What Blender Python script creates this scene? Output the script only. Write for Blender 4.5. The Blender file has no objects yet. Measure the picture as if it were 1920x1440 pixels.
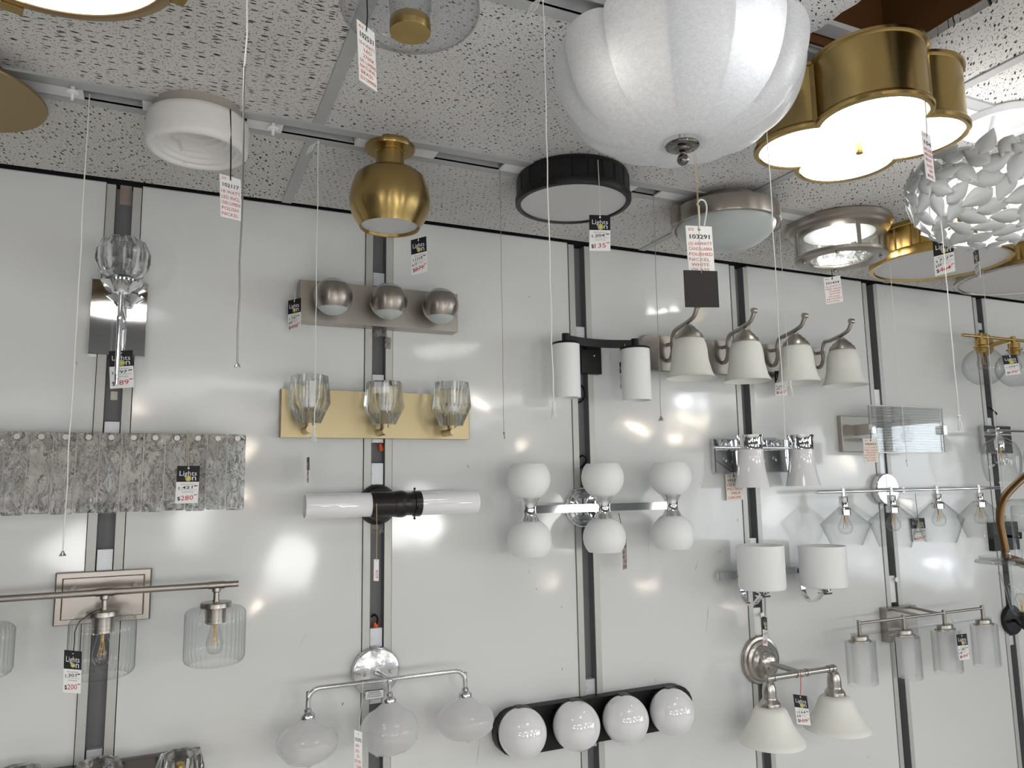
import bpy, math, random
from mathutils import Vector, Matrix
random.seed(7)
PI = math.pi
SC = bpy.context.scene
COL = SC.collection
# ------------------------------------------------------------------ camera (solved from the wall channels and the ceiling line)
F, PITCH, ROLL, YAW = 1414.1189, 0.132631, -0.0160243, 0.4259026
D = 2.0            # camera to display wall
ZC = 1.75          # eye height
H = 0.7512166      # eye to ceiling
ZCEIL = ZC + H
X0, DX = -0.1272261, 0.6356700   # wall channels
fw = Vector((math.sin(YAW)*math.cos(PITCH), math.cos(YAW)*math.cos(PITCH), math.sin(PITCH)))
_r = Vector((math.cos(YAW), -math.sin(YAW), 0)); _u = _r.cross(fw)
rt = _r*math.cos(ROLL) + _u*math.sin(ROLL)
up = -_r*math.sin(ROLL) + _u*math.cos(ROLL)
def ray(px, py): return fw + rt*((px-960)/F) - up*((py-720)/F)
def fin(v): return Vector((v.x, v.y, v.z+ZC))
def Yp(px, py, y):                 # point at distance y in front of the camera plane (parallel to the wall)
    d = ray(px, py); return fin(d*(y/d.y))
def W(px, py, off=0.0): return Yp(px, py, D-off)
def Xp(px, py, x):                 # point on the plane X = x
    d = ray(px, py); return fin(d*(x/d.x))
def CL(px, py, drop=0.0):
    d = ray(px, py); return fin(d*((H-drop)/d.z))
def zat(x, y, py):
    a = (720-py)/F
    return (up.x*x+up.y*y - a*(fw.x*x+fw.y*y))/(a*fw.z-up.z) + ZC
def scl(P): return F/(Vector((P[0], P[1], P[2]-ZC)).dot(fw))
cd = bpy.data.cameras.new('camera'); cam = bpy.data.objects.new('camera', cd); COL.objects.link(cam)
m = Matrix((( rt.x, up.x, -fw.x, 0), (rt.y, up.y, -fw.y, 0), (rt.z, up.z, -fw.z, ZC), (0, 0, 0, 1)))
cam.matrix_world = m
cd.sensor_fit = 'HORIZONTAL'; cd.sensor_width = 36; cd.lens = F/1920*36; cd.clip_start = 0.02; cd.clip_end = 60
SC.camera = cam

# ------------------------------------------------------------------ mesh builder
class MB:
    def __init__(s): s.v = []; s.f = []; s.m = []; s.cur = 0
    def add(s, vs, fs):
        b = len(s.v); s.v += [Vector(v) for v in vs]
        for f in fs: s.f.append([b+i for i in f]); s.m.append(s.cur)
    def box(s, c, d, R=None):
        c = Vector(c); h = [d[0]/2, d[1]/2, d[2]/2]; vs = []
        for i in (-1, 1):
            for j in (-1, 1):
                for k in (-1, 1):
                    v = Vector((i*h[0], j*h[1], k*h[2])); vs.append(c + (R@v if R else v))
        s.add(vs, [(0,1,3,2),(4,6,7,5),(0,4,5,1),(2,3,7,6),(0,2,6,4),(1,5,7,3)])
        return s
    def prism(s, pts, n, t, bev=0.0):
        """polygon pts (3D, planar) extruded by t along n, chamfered on the far face by bev"""
        n = Vector(n); k = len(pts); P = [Vector(p) for p in pts]
        c = sum(P, Vector())/k
        rings = [P]
        if bev > 0:
            rings.append([p + n*(t-bev) for p in P])
            rings.append([p + (c-p).normalized()*bev*1.2 + n*t for p in P])
        else: rings.append([p + n*t for p in P])
        vs = [v for r in rings for v in r]; fs = []
        for a in range(len(rings)-1):
            for i in range(k):
                j = (i+1) % k; fs.append((a*k+i, a*k+j, (a+1)*k+j, (a+1)*k+i))
        fs.append(tuple(range(k))[::-1]); fs.append(tuple((len(rings)-1)*k+i for i in range(k)))
        s.add(vs, fs); return s
    def lathe(s, prof, o=(0,0,0), axis=(0,0,1), seg=32, mod=None, sx=1.0, sy=1.0, rot=0.0, u=None):
        """prof: (r, h) pairs along the axis from o"""
        o = Vector(o); w = Vector(axis).normalized()
        if u is None:
            u = Vector((1,0,0)) if abs(w.x) < .9 else Vector((0,1,0))
        u = (u - w*u.dot(w)).normalized(); v = w.cross(u)
        idx = []; vs = []; fs = []
        for r, h in prof:
            if r < 1e-6: idx.append([len(vs)]); vs.append(o+w*h); continue
            ring = []
            for i in range(seg):
                t = 2*PI*i/seg + rot; k = mod(t, r, h) if mod else 1.0
                ring.append(len(vs)); vs.append(o + w*h + (u*math.cos(t)*sx + v*math.sin(t)*sy)*(r*k))
            idx.append(ring)
        for a, b in zip(idx[:-1], idx[1:]):
            for i in range(seg):
                j = (i+1) % seg
                if len(a) == 1 and len(b) == 1: continue
                if len(a) == 1: fs.append((a[0], b[j], b[i]))
                elif len(b) == 1: fs.append((a[i], a[j], b[0]))
                else: fs.append((a[i], a[j], b[j], b[i]))
        s.add(vs, fs); return s
    def tube(s, pts, r, seg=10, cap=True):
        P = [Vector(p) for p in pts]; n = len(P); vs = []; fs = []
        R = r if isinstance(r, (list, tuple)) else [r]*n
        T = []
        for i in range(n):
            a = P[max(i-1, 0)]; b = P[min(i+1, n-1)]; T.append((b-a).normalized())
        u = Vector((0,0,1)) if abs(T[0].z) < .9 else Vector((1,0,0))
        for i in range(n):
            u = (u - T[i]*u.dot(T[i])).normalized(); v = T[i].cross(u)
            for k in range(seg):
                t = 2*PI*k/seg; vs.append(P[i] + (u*math.cos(t) + v*math.sin(t))*R[i])
        for i in range(n-1):
            for k in range(seg):
                j = (k+1) % seg; fs.append((i*seg+k, i*seg+j, (i+1)*seg+j, (i+1)*seg+k))
        if cap: fs.append(tuple(range(seg))[::-1]); fs.append(tuple((n-1)*seg+k for k in range(seg)))
        s.add(vs, fs); return s
    def strip(s, pts, wdir, w, t, nrm=None):
        """flat bar along pts: width w along wdir, thickness t"""
        P = [Vector(p) for p in pts]; wd = Vector(wdir).normalized(); vs = []; fs = []; n = len(P)
        for i in range(n):
            T = (P[min(i+1, n-1)]-P[max(i-1, 0)]).normalized(); nn = T.cross(wd).normalized()
            for a, b in ((-1,-1),(1,-1),(1,1),(-1,1)): vs.append(P[i] + wd*(a*w/2) + nn*(b*t/2))
        for i in range(n-1):
            for k in range(4):
                j = (k+1) % 4; fs.append((i*4+k, i*4+j, (i+1)*4+j, (i+1)*4+k))
        fs.append((3,2,1,0)); fs.append(tuple((n-1)*4+k for k in range(4)))
        s.add(vs, fs); return s
    def sphere(s, c, r, seg=24, ring=14, axis=(0,0,1), t0=0.0, t1=PI):
        pr = [(r*math.sin(t0+(t1-t0)*i/ring), -r*math.cos(t0+(t1-t0)*i/ring)) for i in range(ring+1)]
        pr = [(0 if a < 1e-6 else a, h) for a, h in pr]
        return s.lathe(pr, c, axis, seg)
    def build(s, name, mat, parent=None, smooth=35, loc=None):
        me = bpy.data.meshes.new(name)
        o = bpy.data.objects.new(name, me); COL.objects.link(o)
        base = Vector((0,0,0))
        if parent is not None: base = ORG[parent.name]
        elif loc is not None: base = Vector(loc)
        me.from_pydata([v-base for v in s.v], [], s.f)
        mats = mat if isinstance(mat, (list, tuple)) else [mat]
        for x in mats: me.materials.append(x)
        if len(mats) > 1: me.polygons.foreach_set('material_index', s.m)
        if smooth:
            me.polygons.foreach_set('use_smooth', [True]*len(me.polygons)); me.set_sharp_from_angle(angle=math.radians(smooth))
        me.validate(); me.update()
        if parent is not None: o.parent = parent
        elif loc is not None: o.location = loc
        ORG[o.name] = base
        return o
    def each(s, name, mat, parent=None, smooth=35):
        n = len(s.v); par = list(range(n))
        def find(a):
            while par[a] != a: par[a] = par[par[a]]; a = par[a]
            return a
        for f in s.f:
            for q in f[1:]: par[find(q)] = find(f[0])
        grp = {}
        for f in s.f: grp.setdefault(find(f[0]), []).append(f)
        for fs in grp.values():
            b = MB(); idx = {}
            for f in fs:
                for q in f:
                    if q not in idx: idx[q] = len(b.v); b.v.append(s.v[q])
                b.f.append([idx[q] for q in f]); b.m.append(0)
            b.build(name, mat, parent, smooth)
ORG = {}
def thing(name, label, cat, loc, group=None):
    o = bpy.data.objects.new(name, None); COL.objects.link(o); o.location = loc
    o.empty_display_size = .05
    o['label'] = label; o['category'] = cat
    if group: o['group'] = group
    ORG[o.name] = Vector(loc); return o
def struct(o): o['kind'] = 'structure'; return o
def arc(c, r, a0, a1, n, ux, uy):
    c = Vector(c); ux = Vector(ux); uy = Vector(uy)
    return [c + ux*(r*math.cos(a0+(a1-a0)*i/n)) + uy*(r*math.sin(a0+(a1-a0)*i/n)) for i in range(n+1)]
def smooth_path(pts, n=6):
    P = [Vector(p) for p in pts]; out = []
    for i in range(len(P)-1):
        p0 = P[max(i-1,0)]; p1 = P[i]; p2 = P[i+1]; p3 = P[min(i+2, len(P)-1)]
        for k in range(n):
            t = k/n
            out.append(.5*((2*p1)+(p2-p0)*t+(2*p0-5*p1+4*p2-p3)*t*t+(-p0+3*p1-3*p2+p3)*t**3))
    out.append(P[-1]); return out
def lpx(mb, px, py, off, pts, seg=32, y=None, **kw):
    """vertical lathe whose axis passes through photo point (px,py) at `off` from the wall; pts = (photo row, radius in photo px)"""
    c = W(px, py, off) if y is None else Yp(px, py, y)
    k = scl(c); base = Vector((c.x, c.y, 0))
    mb.lathe([(r/k, zat(c.x, c.y, q)) for q, r in pts], base, (0,0,1), seg, **kw)
    return c
OUT = Vector((0,-1,0)); UPV = Vector((0,0,1)); XV = Vector((1,0,0))
def rrect(c, w, h, r, n=5, ux=XV, uy=UPV):
    c = Vector(c); out = []
    for sx, sy, a in ((1,1,0),(-1,1,PI/2),(-1,-1,PI),(1,-1,1.5*PI)):
        cc = c + ux*(sx*(w/2-r)) + uy*(sy*(h/2-r))
        out += arc(cc, r, a, a+PI/2, n, ux, uy)
    return out
def plate(mb, x0, x1, z0, z1, yb, t, r=0.0, bev=0.0):
    """plate standing on the wall: from y = yb outwards by t"""
    c = ((x0+x1)/2, yb, (z0+z1)/2)
    pts = rrect(c, x1-x0, z1-z0, max(r, .0005), 5 if r > .002 else 1)
    return mb.prism(pts, OUT, t, bev)

# ------------------------------------------------------------------ materials
def nm(name):
    m = bpy.data.materials.new(name); m.use_nodes = True; nt = m.node_tree; nt.nodes.clear()
    o = nt.nodes.new('ShaderNodeOutputMaterial'); return m, nt, o
def N(nt, t, **kw):
    n = nt.nodes.new(t)
    for k, v in kw.items():
        if k in n.inputs: n.inputs[k].default_value = v
        else: setattr(n, k, v)
    return n
def rgb(c): return (c[0], c[1], c[2], 1)
def ramp(nt, pts):
    r = nt.nodes.new('ShaderNodeValToRGB'); e = r.color_ramp.elements
    while len(e) < len(pts): e.new(.5)
    for i, (p, c) in enumerate(pts): e[i].position = p; e[i].color = c if len(c) == 4 else rgb(c)
    return r
def princ(name, col, rough=.4, metal=0.0, spec=.5, coat=0.0, noise=0.0, nscale=30, stretch=(1,1,1), bump=0.0, bscale=200, emit=None, sss=0.0):
    m, nt, o = nm(name); L = nt.links.new
    b = N(nt, 'ShaderNodeBsdfPrincipled'); L(b.outputs[0], o.inputs[0])
    b.inputs['Base Color'].default_value = rgb(col); b.inputs['Roughness'].default_value = rough
    b.inputs['Metallic'].default_value = metal; b.inputs['Specular IOR Level'].default_value = spec
    b.inputs['Coat Weight'].default_value = coat; b.inputs['Coat Roughness'].default_value = .05
    if emit: b.inputs['Emission Color'].default_value = rgb(emit[:3]); b.inputs['Emission Strength'].default_value = emit[3]
    if noise or bump:
        tc = N(nt, 'ShaderNodeTexCoord'); mp = N(nt, 'ShaderNodeMapping'); mp.inputs['Scale'].default_value = stretch
        L(tc.outputs['Object'], mp.inputs[0])
    if noise:
        n = N(nt, 'ShaderNodeTexNoise', Scale=nscale, Detail=4.0); L(mp.outputs[0], n.inputs['Vector'])
        mr = N(nt, 'ShaderNodeMapRange'); L(n.outputs[0], mr.inputs[0])
        mr.inputs['To Min'].default_value = max(rough-noise, .02); mr.inputs['To Max'].default_value = rough+noise
        L(mr.outputs[0], b.inputs['Roughness'])
        mx = N(nt, 'ShaderNodeMix', data_type='RGBA', blend_type='MIX'); L(n.outputs[0], mx.inputs[0])
        mx.inputs[6].default_value = rgb([c*.96 for c in col]); mx.inputs[7].default_value = rgb([min(c*1.04, 1) for c in col])
        L(mx.outputs[2], b.inputs['Base Color'])
    if bump:
        n2 = N(nt, 'ShaderNodeTexNoise', Scale=bscale, Detail=3.0); L(mp.outputs[0], n2.inputs['Vector'])
        bp = N(nt, 'ShaderNodeBump', Strength=bump, Distance=.002); L(n2.outputs[0], bp.inputs['Height']); L(bp.outputs[0], b.inputs['Normal'])
    return m
def radial(m, aniso=.75, rot=0.0):
    nt = m.node_tree; b = [n for n in nt.nodes if n.type == 'BSDF_PRINCIPLED'][0]
    t = N(nt, 'ShaderNodeTangent', direction_type='RADIAL', axis='Z'); nt.links.new(t.outputs[0], b.inputs['Tangent'])
    b.inputs['Anisotropic'].default_value = aniso; b.inputs['Anisotropic Rotation'].default_value = rot; return m
def emis(name, col, s):
    m, nt, o = nm(name); e = N(nt, 'ShaderNodeEmission', Color=rgb(col), Strength=s); nt.links.new(e.outputs[0], o.inputs[0]); return m
def thin_glass(name, tint=(.985,.99,.99), edge=(.62,.65,.65), rough=.02, wave=0.0, wscale=60, stretch=(1,1,1), milky=0.0, ior=1.5, blend=.15):
    """thin blown glass wall: sees straight through, reflects by Fresnel, darker where the wall is seen edge-on"""
    m, nt, o = nm(name); L = nt.links.new
    lw = N(nt, 'ShaderNodeLayerWeight', Blend=blend)
    mc = N(nt, 'ShaderNodeMix', data_type='RGBA'); L(lw.outputs['Facing'], mc.inputs[0])
    mc.inputs[6].default_value = rgb(tint); mc.inputs[7].default_value = rgb(edge)
    tr = N(nt, 'ShaderNodeBsdfTransparent'); L(mc.outputs[2], tr.inputs[0])
    gl = N(nt, 'ShaderNodeBsdfGlossy', Roughness=rough); gl.inputs[0].default_value = (1,1,1,1)
    l2 = N(nt, 'ShaderNodeLayerWeight', Blend=.5); p5 = N(nt, 'ShaderNodeMath', operation='POWER'); L(l2.outputs['Facing'], p5.inputs[0]); p5.inputs[1].default_value = 5.0
    fr = N(nt, 'ShaderNodeMath', operation='MULTIPLY_ADD'); L(p5.outputs[0], fr.inputs[0]); fr.inputs[1].default_value = .75; fr.inputs[2].default_value = .035
    mx = N(nt, 'ShaderNodeMixShader'); L(fr.outputs[0], mx.inputs[0]); L(tr.outputs[0], mx.inputs[1]); L(gl.outputs[0], mx.inputs[2])
    last = mx
    if milky:
        df = N(nt, 'ShaderNodeBsdfDiffuse', Color=(.92,.92,.93,1)); tl = N(nt, 'ShaderNodeBsdfTranslucent', Color=(.92,.92,.93,1))
        ad = N(nt, 'ShaderNodeMixShader', Fac=.45); L(df.outputs[0], ad.inputs[1]); L(tl.outputs[0], ad.inputs[2])
        m2 = N(nt, 'ShaderNodeMixShader', Fac=milky); L(tr.outputs[0], m2.inputs[1]); L(ad.outputs[0], m2.inputs[2])
        L(m2.outputs[0], mx.inputs[1])
    if wave:
        tc = N(nt, 'ShaderNodeTexCoord'); mp = N(nt, 'ShaderNodeMapping'); mp.inputs['Scale'].default_value = stretch; L(tc.outputs['Object'], mp.inputs[0])
        n = N(nt, 'ShaderNodeTexNoise', Scale=wscale, Detail=2.0); L(mp.outputs[0], n.inputs['Vector'])
        bp = N(nt, 'ShaderNodeBump', Strength=wave, Distance=.004); L(n.outputs[0], bp.inputs['Height'])
        for x in (gl, l2, lw): L(bp.outputs[0], x.inputs['Normal'])
    L(last.outputs[0], o.inputs[0]); return m
def solid_glass(name, col=(1,1,1), rough=0.0, ior=1.5, wave=0.0, wscale=80, stretch=(1,1,1), wdist=.004, clear=.30):
    m, nt, o = nm(name); L = nt.links.new
    g = N(nt, 'ShaderNodeBsdfGlass', Color=rgb(col), Roughness=rough, IOR=ior)
    t_ = N(nt, 'ShaderNodeBsdfTransparent', Color=rgb(col)); mx = N(nt, 'ShaderNodeMixShader', Fac=clear); L(g.outputs[0], mx.inputs[1]); L(t_.outputs[0], mx.inputs[2]); L(mx.outputs[0], o.inputs[0])
    if wave:
        tc = N(nt, 'ShaderNodeTexCoord'); mp = N(nt, 'ShaderNodeMapping'); mp.inputs['Scale'].default_value = stretch; L(tc.outputs['Object'], mp.inputs[0])
        n = N(nt, 'ShaderNodeTexNoise', Scale=wscale, Detail=2.5, Distortion=1.2); L(mp.outputs[0], n.inputs['Vector'])
        bp = N(nt, 'ShaderNodeBump', Strength=wave, Distance=wdist); L(n.outputs[0], bp.inputs['Height']); L(bp.outputs[0], g.inputs['Normal'])
    return m
def lit_glass(name, tint, trans=.55, streak=0.0, rough=.15):
    """translucent white glass lit from within by a bulb"""
    m, nt, o = nm(name); L = nt.links.new
    tl = N(nt, 'ShaderNodeBsdfTranslucent', Color=rgb(tint)); df = N(nt, 'ShaderNodeBsdfDiffuse', Color=rgb(tint))
    a = N(nt, 'ShaderNodeMixShader', Fac=trans); L(df.outputs[0], a.inputs[1]); L(tl.outputs[0], a.inputs[2])
    gl = N(nt, 'ShaderNodeBsdfGlossy', Roughness=rough); fr = N(nt, 'ShaderNodeMath', operation='MULTIPLY'); lw = N(nt, 'ShaderNodeLayerWeight', Blend=.35); L(lw.outputs['Facing'], fr.inputs[0]); fr.inputs[1].default_value = .25
    b = N(nt, 'ShaderNodeMixShader'); L(fr.outputs[0], b.inputs[0]); L(a.outputs[0], b.inputs[1]); L(gl.outputs[0], b.inputs[2])
    if streak:
        tc = N(nt, 'ShaderNodeTexCoord'); mp = N(nt, 'ShaderNodeMapping'); mp.inputs['Scale'].default_value = (1,1,3.2); L(tc.outputs['Object'], mp.inputs[0])
        n = N(nt, 'ShaderNodeTexNoise', Scale=120.0, Detail=4.0, Roughness=.7, Distortion=1.5); L(mp.outputs[0], n.inputs['Vector'])
        r = ramp(nt, [(.3, [c*(1-streak) for c in tint]), (.65, tint)]); L(n.outputs[0], r.inputs[0])
        L(r.outputs[0], tl.inputs[0]); L(r.outputs[0], df.inputs[0])
        bp = N(nt, 'ShaderNodeBump', Strength=.12, Distance=.002); L(n.outputs[0], bp.inputs['Height']); L(bp.outputs[0], gl.inputs['Normal'])
    L(b.outputs[0], o.inputs[0]); return m

M = {}
M['nickel'] = princ('brushed_nickel', (.50,.475,.445), .28, 1, noise=.02, nscale=40, stretch=(1,1,14))
M['nickel_h'] = princ('brushed_nickel_plate', (.53,.50,.465), .32, 1, noise=.02, nscale=25, stretch=(1,8,22))
M['darknickel'] = princ('satin_dark_nickel', (.40,.365,.335), .30, 1)
M['champagne'] = princ('satin_silver_nickel', (.43,.405,.37), .36, 1, noise=.02, nscale=60)
M['chrome'] = princ('polished_chrome', (.80,.81,.83), .05, 1)
M['silver'] = princ('polished_silver', (.72,.72,.73), .16, 1, noise=.03, nscale=30)
M['silver_film'] = princ('silver_under_film', (.60,.61,.62), .22, 1, bump=.5, bscale=60)
M['brass'] = princ('aged_brushed_brass', (.44,.315,.125), .25, 1, noise=.02, nscale=22, stretch=(1,1,20))
M['brassdull'] = princ('dull_brass', (.33,.235,.12), .42, 1, noise=.02, nscale=60)
M['gold'] = princ('satin_gold', (.50,.42,.255), .38, 1, noise=.02, nscale=25, stretch=(1,8,22))
M['goldrich'] = princ('rich_gold', (.56,.38,.13), .26, 1, noise=.01, nscale=40)
M['brass_r'] = radial(princ('turned_brass', (.44,.315,.125), .30, 1, noise=.015, nscale=30, stretch=(1,1,20)), .75, .25)
M['darknickel_r'] = radial(princ('turned_nickel', (.40,.365,.33), .33, 1, noise=.015, nscale=30, stretch=(1,1,20)), .75, .25)
M['bronze'] = princ('old_bronze', (.15,.095,.045), .42, 1, noise=.05, nscale=60)
M['black'] = princ('matte_black_metal', (.008,.008,.009), .40, 0, spec=.35)
M['blackbronze'] = princ('black_bronze', (.018,.017,.017), .28, .3)
M['darkmirror'] = princ('dark_mirror_plate', (.10,.09,.085), .12, 1)
M['opal'] = princ('gloss_opal_glass', (.86,.86,.88), .06, 0, spec=.7, coat=.6)
M['opalmatte'] = princ('etched_opal_glass', (.89,.905,.905), .45, 0, spec=.35)
M['opalwarm'] = princ('etched_ivory_glass', (.90,.90,.85), .5, 0, spec=.3)
M['linen'] = princ('linen_white_glass', (.83,.83,.78), .6, 0, spec=.3, noise=.05, nscale=260, stretch=(1,1,1), bump=.5, bscale=420)
M['alabaster'] = princ('alabaster_stone', (.78,.77,.76), .35, 0, spec=.4, noise=.05, nscale=9)
M['diffuser'] = princ('acrylic_diffuser', (.62,.62,.63), .45, 0, spec=.3)
M['frostbowl'] = princ('frosted_bowl_glass', (.50,.545,.54), .32, 0, spec=.4)
M['whiteplastic'] = princ('white_plastic', (.82,.82,.82), .4)
M['whitepaint'] = princ('white_painted_metal', (.78,.78,.79), .35)
M['paper'] = princ('white_card', (.86,.86,.85), .7, spec=.2)
M['papercream'] = princ('cream_card', (.84,.80,.72), .7, spec=.2)
M['blackcard'] = princ('black_card', (.012,.012,.016), .55, spec=.3)
M['browncard'] = princ('charcoal_card', (.030,.026,.025), .6, spec=.25)
M['inkblack'] = princ('black_ink', (.02,.02,.025), .7, spec=.1)
M['inkred'] = princ('red_ink', (.55,.035,.06), .7, spec=.1)
M['inkorange'] = princ('orange_red_ink', (.60,.10,.05), .7, spec=.1)
M['inkwhite'] = princ('white_print', (.85,.85,.85), .6, spec=.1)
M['inkyellow'] = princ('yellow_print', (.72,.62,.06), .6, spec=.1)
M['string'] = princ('white_cotton_string', (.78,.77,.74), .9, spec=.1)
M['stringdark'] = princ('grey_cotton_string', (.30,.28,.26), .9, spec=.1)
M['twine'] = princ('tan_twine', (.55,.45,.26), .9, spec=.1)
M['cordblack'] = princ('black_elastic_cord', (.012,.012,.012), .7, spec=.2)
M['cordred'] = princ('orange_cord', (.75,.13,.05), .7, spec=.2)
M['chain'] = princ('bead_chain', (.35,.34,.32), .35, 1)
M['greytrack'] = princ('grey_painted_track', (.43,.44,.445), .42, 0, spec=.4, noise=.05, nscale=40)
M['slot'] = princ('dark_grey_slot', (.19,.195,.205), .5, 0, spec=.4)
M['alu'] = princ('worn_painted_aluminium', (.52,.525,.50), .42, .25, noise=.10, nscale=30, stretch=(6,1,1))
M['coverplate'] = princ('pale_cover_plate', (.66,.68,.72), .35, .3, noise=.12, nscale=45)
M['tape'] = thin_glass('clear_tape', (.75,.72,.66), (.5,.48,.42), .2, wave=.8, wscale=120, milky=.25)
M['glass'] = thin_glass('clear_blown_glass', (.985,.99,.99), (.42,.45,.45), blend=.17)
M['glassrib'] = thin_glass('clear_ribbed_glass', (.985,.99,.99), (.56,.59,.59), .03, blend=.28)
M['glasswater'] = thin_glass('rippled_water_glass', (.97,.98,.975), (.62,.66,.64), .03, wave=1.0, wscale=40, milky=.05, blend=.25)
M['glassdome'] = thin_glass('thick_clear_dome_glass', (.965,.97,.975), (.45,.47,.49), .02, milky=.06, blend=.30)
M['glassmilk'] = thin_glass('cloudy_white_glass', (.97,.97,.975), (.9,.9,.91), .04, milky=.6)
M['glassfrost'] = thin_glass('frosted_inner_glass', (.97,.97,.97), (.92,.92,.92), .35, milky=.5)
M['reeded'] = thin_glass('reeded_glass', (.95,.96,.97), (.45,.47,.49), .05, blend=.30)
M['crystal'] = solid_glass('cut_crystal', (.985,.99,.99), 0, 1.5, clear=.10)
M['ice'] = solid_glass('textured_ice_glass', (.95,.95,.95), .03, 1.48, wave=1.0, wscale=30, stretch=(1.6,1.6,.75), wdist=.03, clear=.15)
M['bulbglass'] = thin_glass('bulb_glass', (.96,.96,.96), (.6,.6,.6), .02)
M['filament'] = princ('amber_filament', (.75,.48,.15), .4, .3)
M['bulbwhite'] = princ('frosted_bulb', (.85,.85,.84), .3)
M['litwhite'] = emis('lit_diffuser_glass', (1.0,.985,.95), 5.0)
M['litquatre'] = emis('lit_quatrefoil_glass', (1.0,.995,.97), 5.0)
M['litbulb'] = emis('lit_bulb', (1.0,.98,.95), 20.0)
M['litbulbcool'] = emis('lit_bulb_cool', (.93,.96,1.0), 7.0)
M['bowlglass'] = lit_glass('swirled_bowl_glass', (.82,.83,.845), .42, streak=.20, rough=.12)
M['leaf'] = princ('white_enamel_leaf', (.58,.59,.59), .35, 0, spec=.4)
# ------------------------------------------------------------------ setting: materials
def ceiling_mat(name, base, s, thr, pin, ang=0.0):
    m, nt, o = nm(name); L = nt.links.new
    b = N(nt, 'ShaderNodeBsdfPrincipled', Roughness=.85); b.inputs['Specular IOR Level'].default_value = .15; L(b.outputs[0], o.inputs[0])
    tc = N(nt, 'ShaderNodeTexCoord')
    wob = N(nt, 'ShaderNodeTexNoise', Scale=70.0, Detail=2.0); L(tc.outputs['Object'], wob.inputs['Vector'])
    sub = N(nt, 'ShaderNodeVectorMath', operation='SUBTRACT'); L(wob.outputs['Color'], sub.inputs[0]); sub.inputs[1].default_value = (.5,.5,.5)
    sc_ = N(nt, 'ShaderNodeVectorMath', operation='SCALE'); L(sub.outputs[0], sc_.inputs[0]); sc_.inputs['Scale'].default_value = .007
    ad = N(nt, 'ShaderNodeVectorMath', operation='ADD'); L(tc.outputs['Object'], ad.inputs[0]); L(sc_.outputs[0], ad.inputs[1])
    mp = N(nt, 'ShaderNodeMapping'); mp.inputs['Scale'].default_value = s; mp.inputs['Rotation'].default_value = (0,0,ang); mp.vector_type = 'TEXTURE' if False else 'POINT'
    rot = N(nt, 'ShaderNodeVectorRotate', Angle=ang); rot.rotation_type = 'Z_AXIS'; L(ad.outputs[0], rot.inputs['Vector'])
    mp.inputs['Rotation'].default_value = (0,0,0); L(rot.outputs[0], mp.inputs[0])
    flat = N(nt, 'ShaderNodeVectorMath', operation='MULTIPLY'); flat.inputs[1].default_value = (1,1,0); L(mp.outputs[0], flat.inputs[0])
    vo = N(nt, 'ShaderNodeTexVoronoi', voronoi_dimensions='2D', Scale=1.0, Randomness=1.0); L(flat.outputs[0], vo.inputs['Vector'])
    # each cell gets its own opening size; some cells stay closed
    sep = N(nt, 'ShaderNodeSeparateColor'); L(vo.outputs['Color'], sep.inputs[0])
    th = N(nt, 'ShaderNodeMapRange'); L(sep.outputs[0], th.inputs[0]); th.inputs['To Min'].default_value = -.08; th.inputs['To Max'].default_value = thr
    df = N(nt, 'ShaderNodeMath', operation='SUBTRACT'); L(th.outputs[0], df.inputs[0]); L(vo.outputs['Distance'], df.inputs[1])
    m1 = N(nt, 'ShaderNodeMapRange'); L(df.outputs[0], m1.inputs[0]); m1.inputs['From Min'].default_value = -.03; m1.inputs['From Max'].default_value = .05
    v2 = N(nt, 'ShaderNodeTexVoronoi', voronoi_dimensions='2D', Scale=pin, Randomness=1.0); L(ad.outputs[0], v2.inputs['Vector'])
    m2 = N(nt, 'ShaderNodeMapRange'); L(v2.outputs['Distance'], m2.inputs[0]); m2.inputs['From Min'].default_value = .13; m2.inputs['From Max'].default_value = .07
    mm = N(nt, 'ShaderNodeMath', operation='MAXIMUM'); L(m1.outputs[0], mm.inputs[0]); L(m2.outputs[0], mm.inputs[1])
    big = N(nt, 'ShaderNodeTexNoise', Scale=2.3, Detail=3.0); L(tc.outputs['Object'], big.inputs['Vector'])
    bc = N(nt, 'ShaderNodeMix', data_type='RGBA'); L(big.outputs[0], bc.inputs[0]); bc.inputs[6].default_value = rgb([c*.92 for c in base]); bc.inputs[7].default_value = rgb([c*1.06 for c in base])
    mx = N(nt, 'ShaderNodeMix', data_type='RGBA'); L(mm.outputs[0], mx.inputs[0]); L(bc.outputs[2], mx.inputs[6]); mx.inputs[7].default_value = (.035,.030,.028,1)
    L(mx.outputs[2], b.inputs['Base Color'])
    fine = N(nt, 'ShaderNodeTexNoise', Scale=160.0, Detail=2.0); L(tc.outputs['Object'], fine.inputs['Vector'])
    hh = N(nt, 'ShaderNodeMath', operation='MULTIPLY_ADD'); L(mm.outputs[0], hh.inputs[0]); hh.inputs[1].default_value = -1.0
    fm = N(nt, 'ShaderNodeMath', operation='MULTIPLY'); L(fine.outputs[0], fm.inputs[0]); fm.inputs[1].default_value = .35; L(fm.outputs[0], hh.inputs[2])
    bp = N(nt, 'ShaderNodeBump', Strength=.55, Distance=.004); L(hh.outputs[0], bp.inputs['Height']); L(bp.outputs[0], b.inputs['Normal'])
    return m
CB = (.68,.665,.655)
M['c_coarse'] = ceiling_mat('fissured_ceiling_board', CB, (42,165,1), .30, 120)
M['c_coarse_back'] = ceiling_mat('fissured_ceiling_board_along', (.66,.65,.63), (120,55,1), .27, 125, .35)
M['c_fine'] = ceiling_mat('pinhole_ceiling_board', (.69,.68,.675), (75,150,1), .25, 150, -.35)
M['c_fine_back'] = ceiling_mat('pinhole_ceiling_board_back', (.66,.655,.645), (75,130,1), .24, 150, .3)
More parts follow.
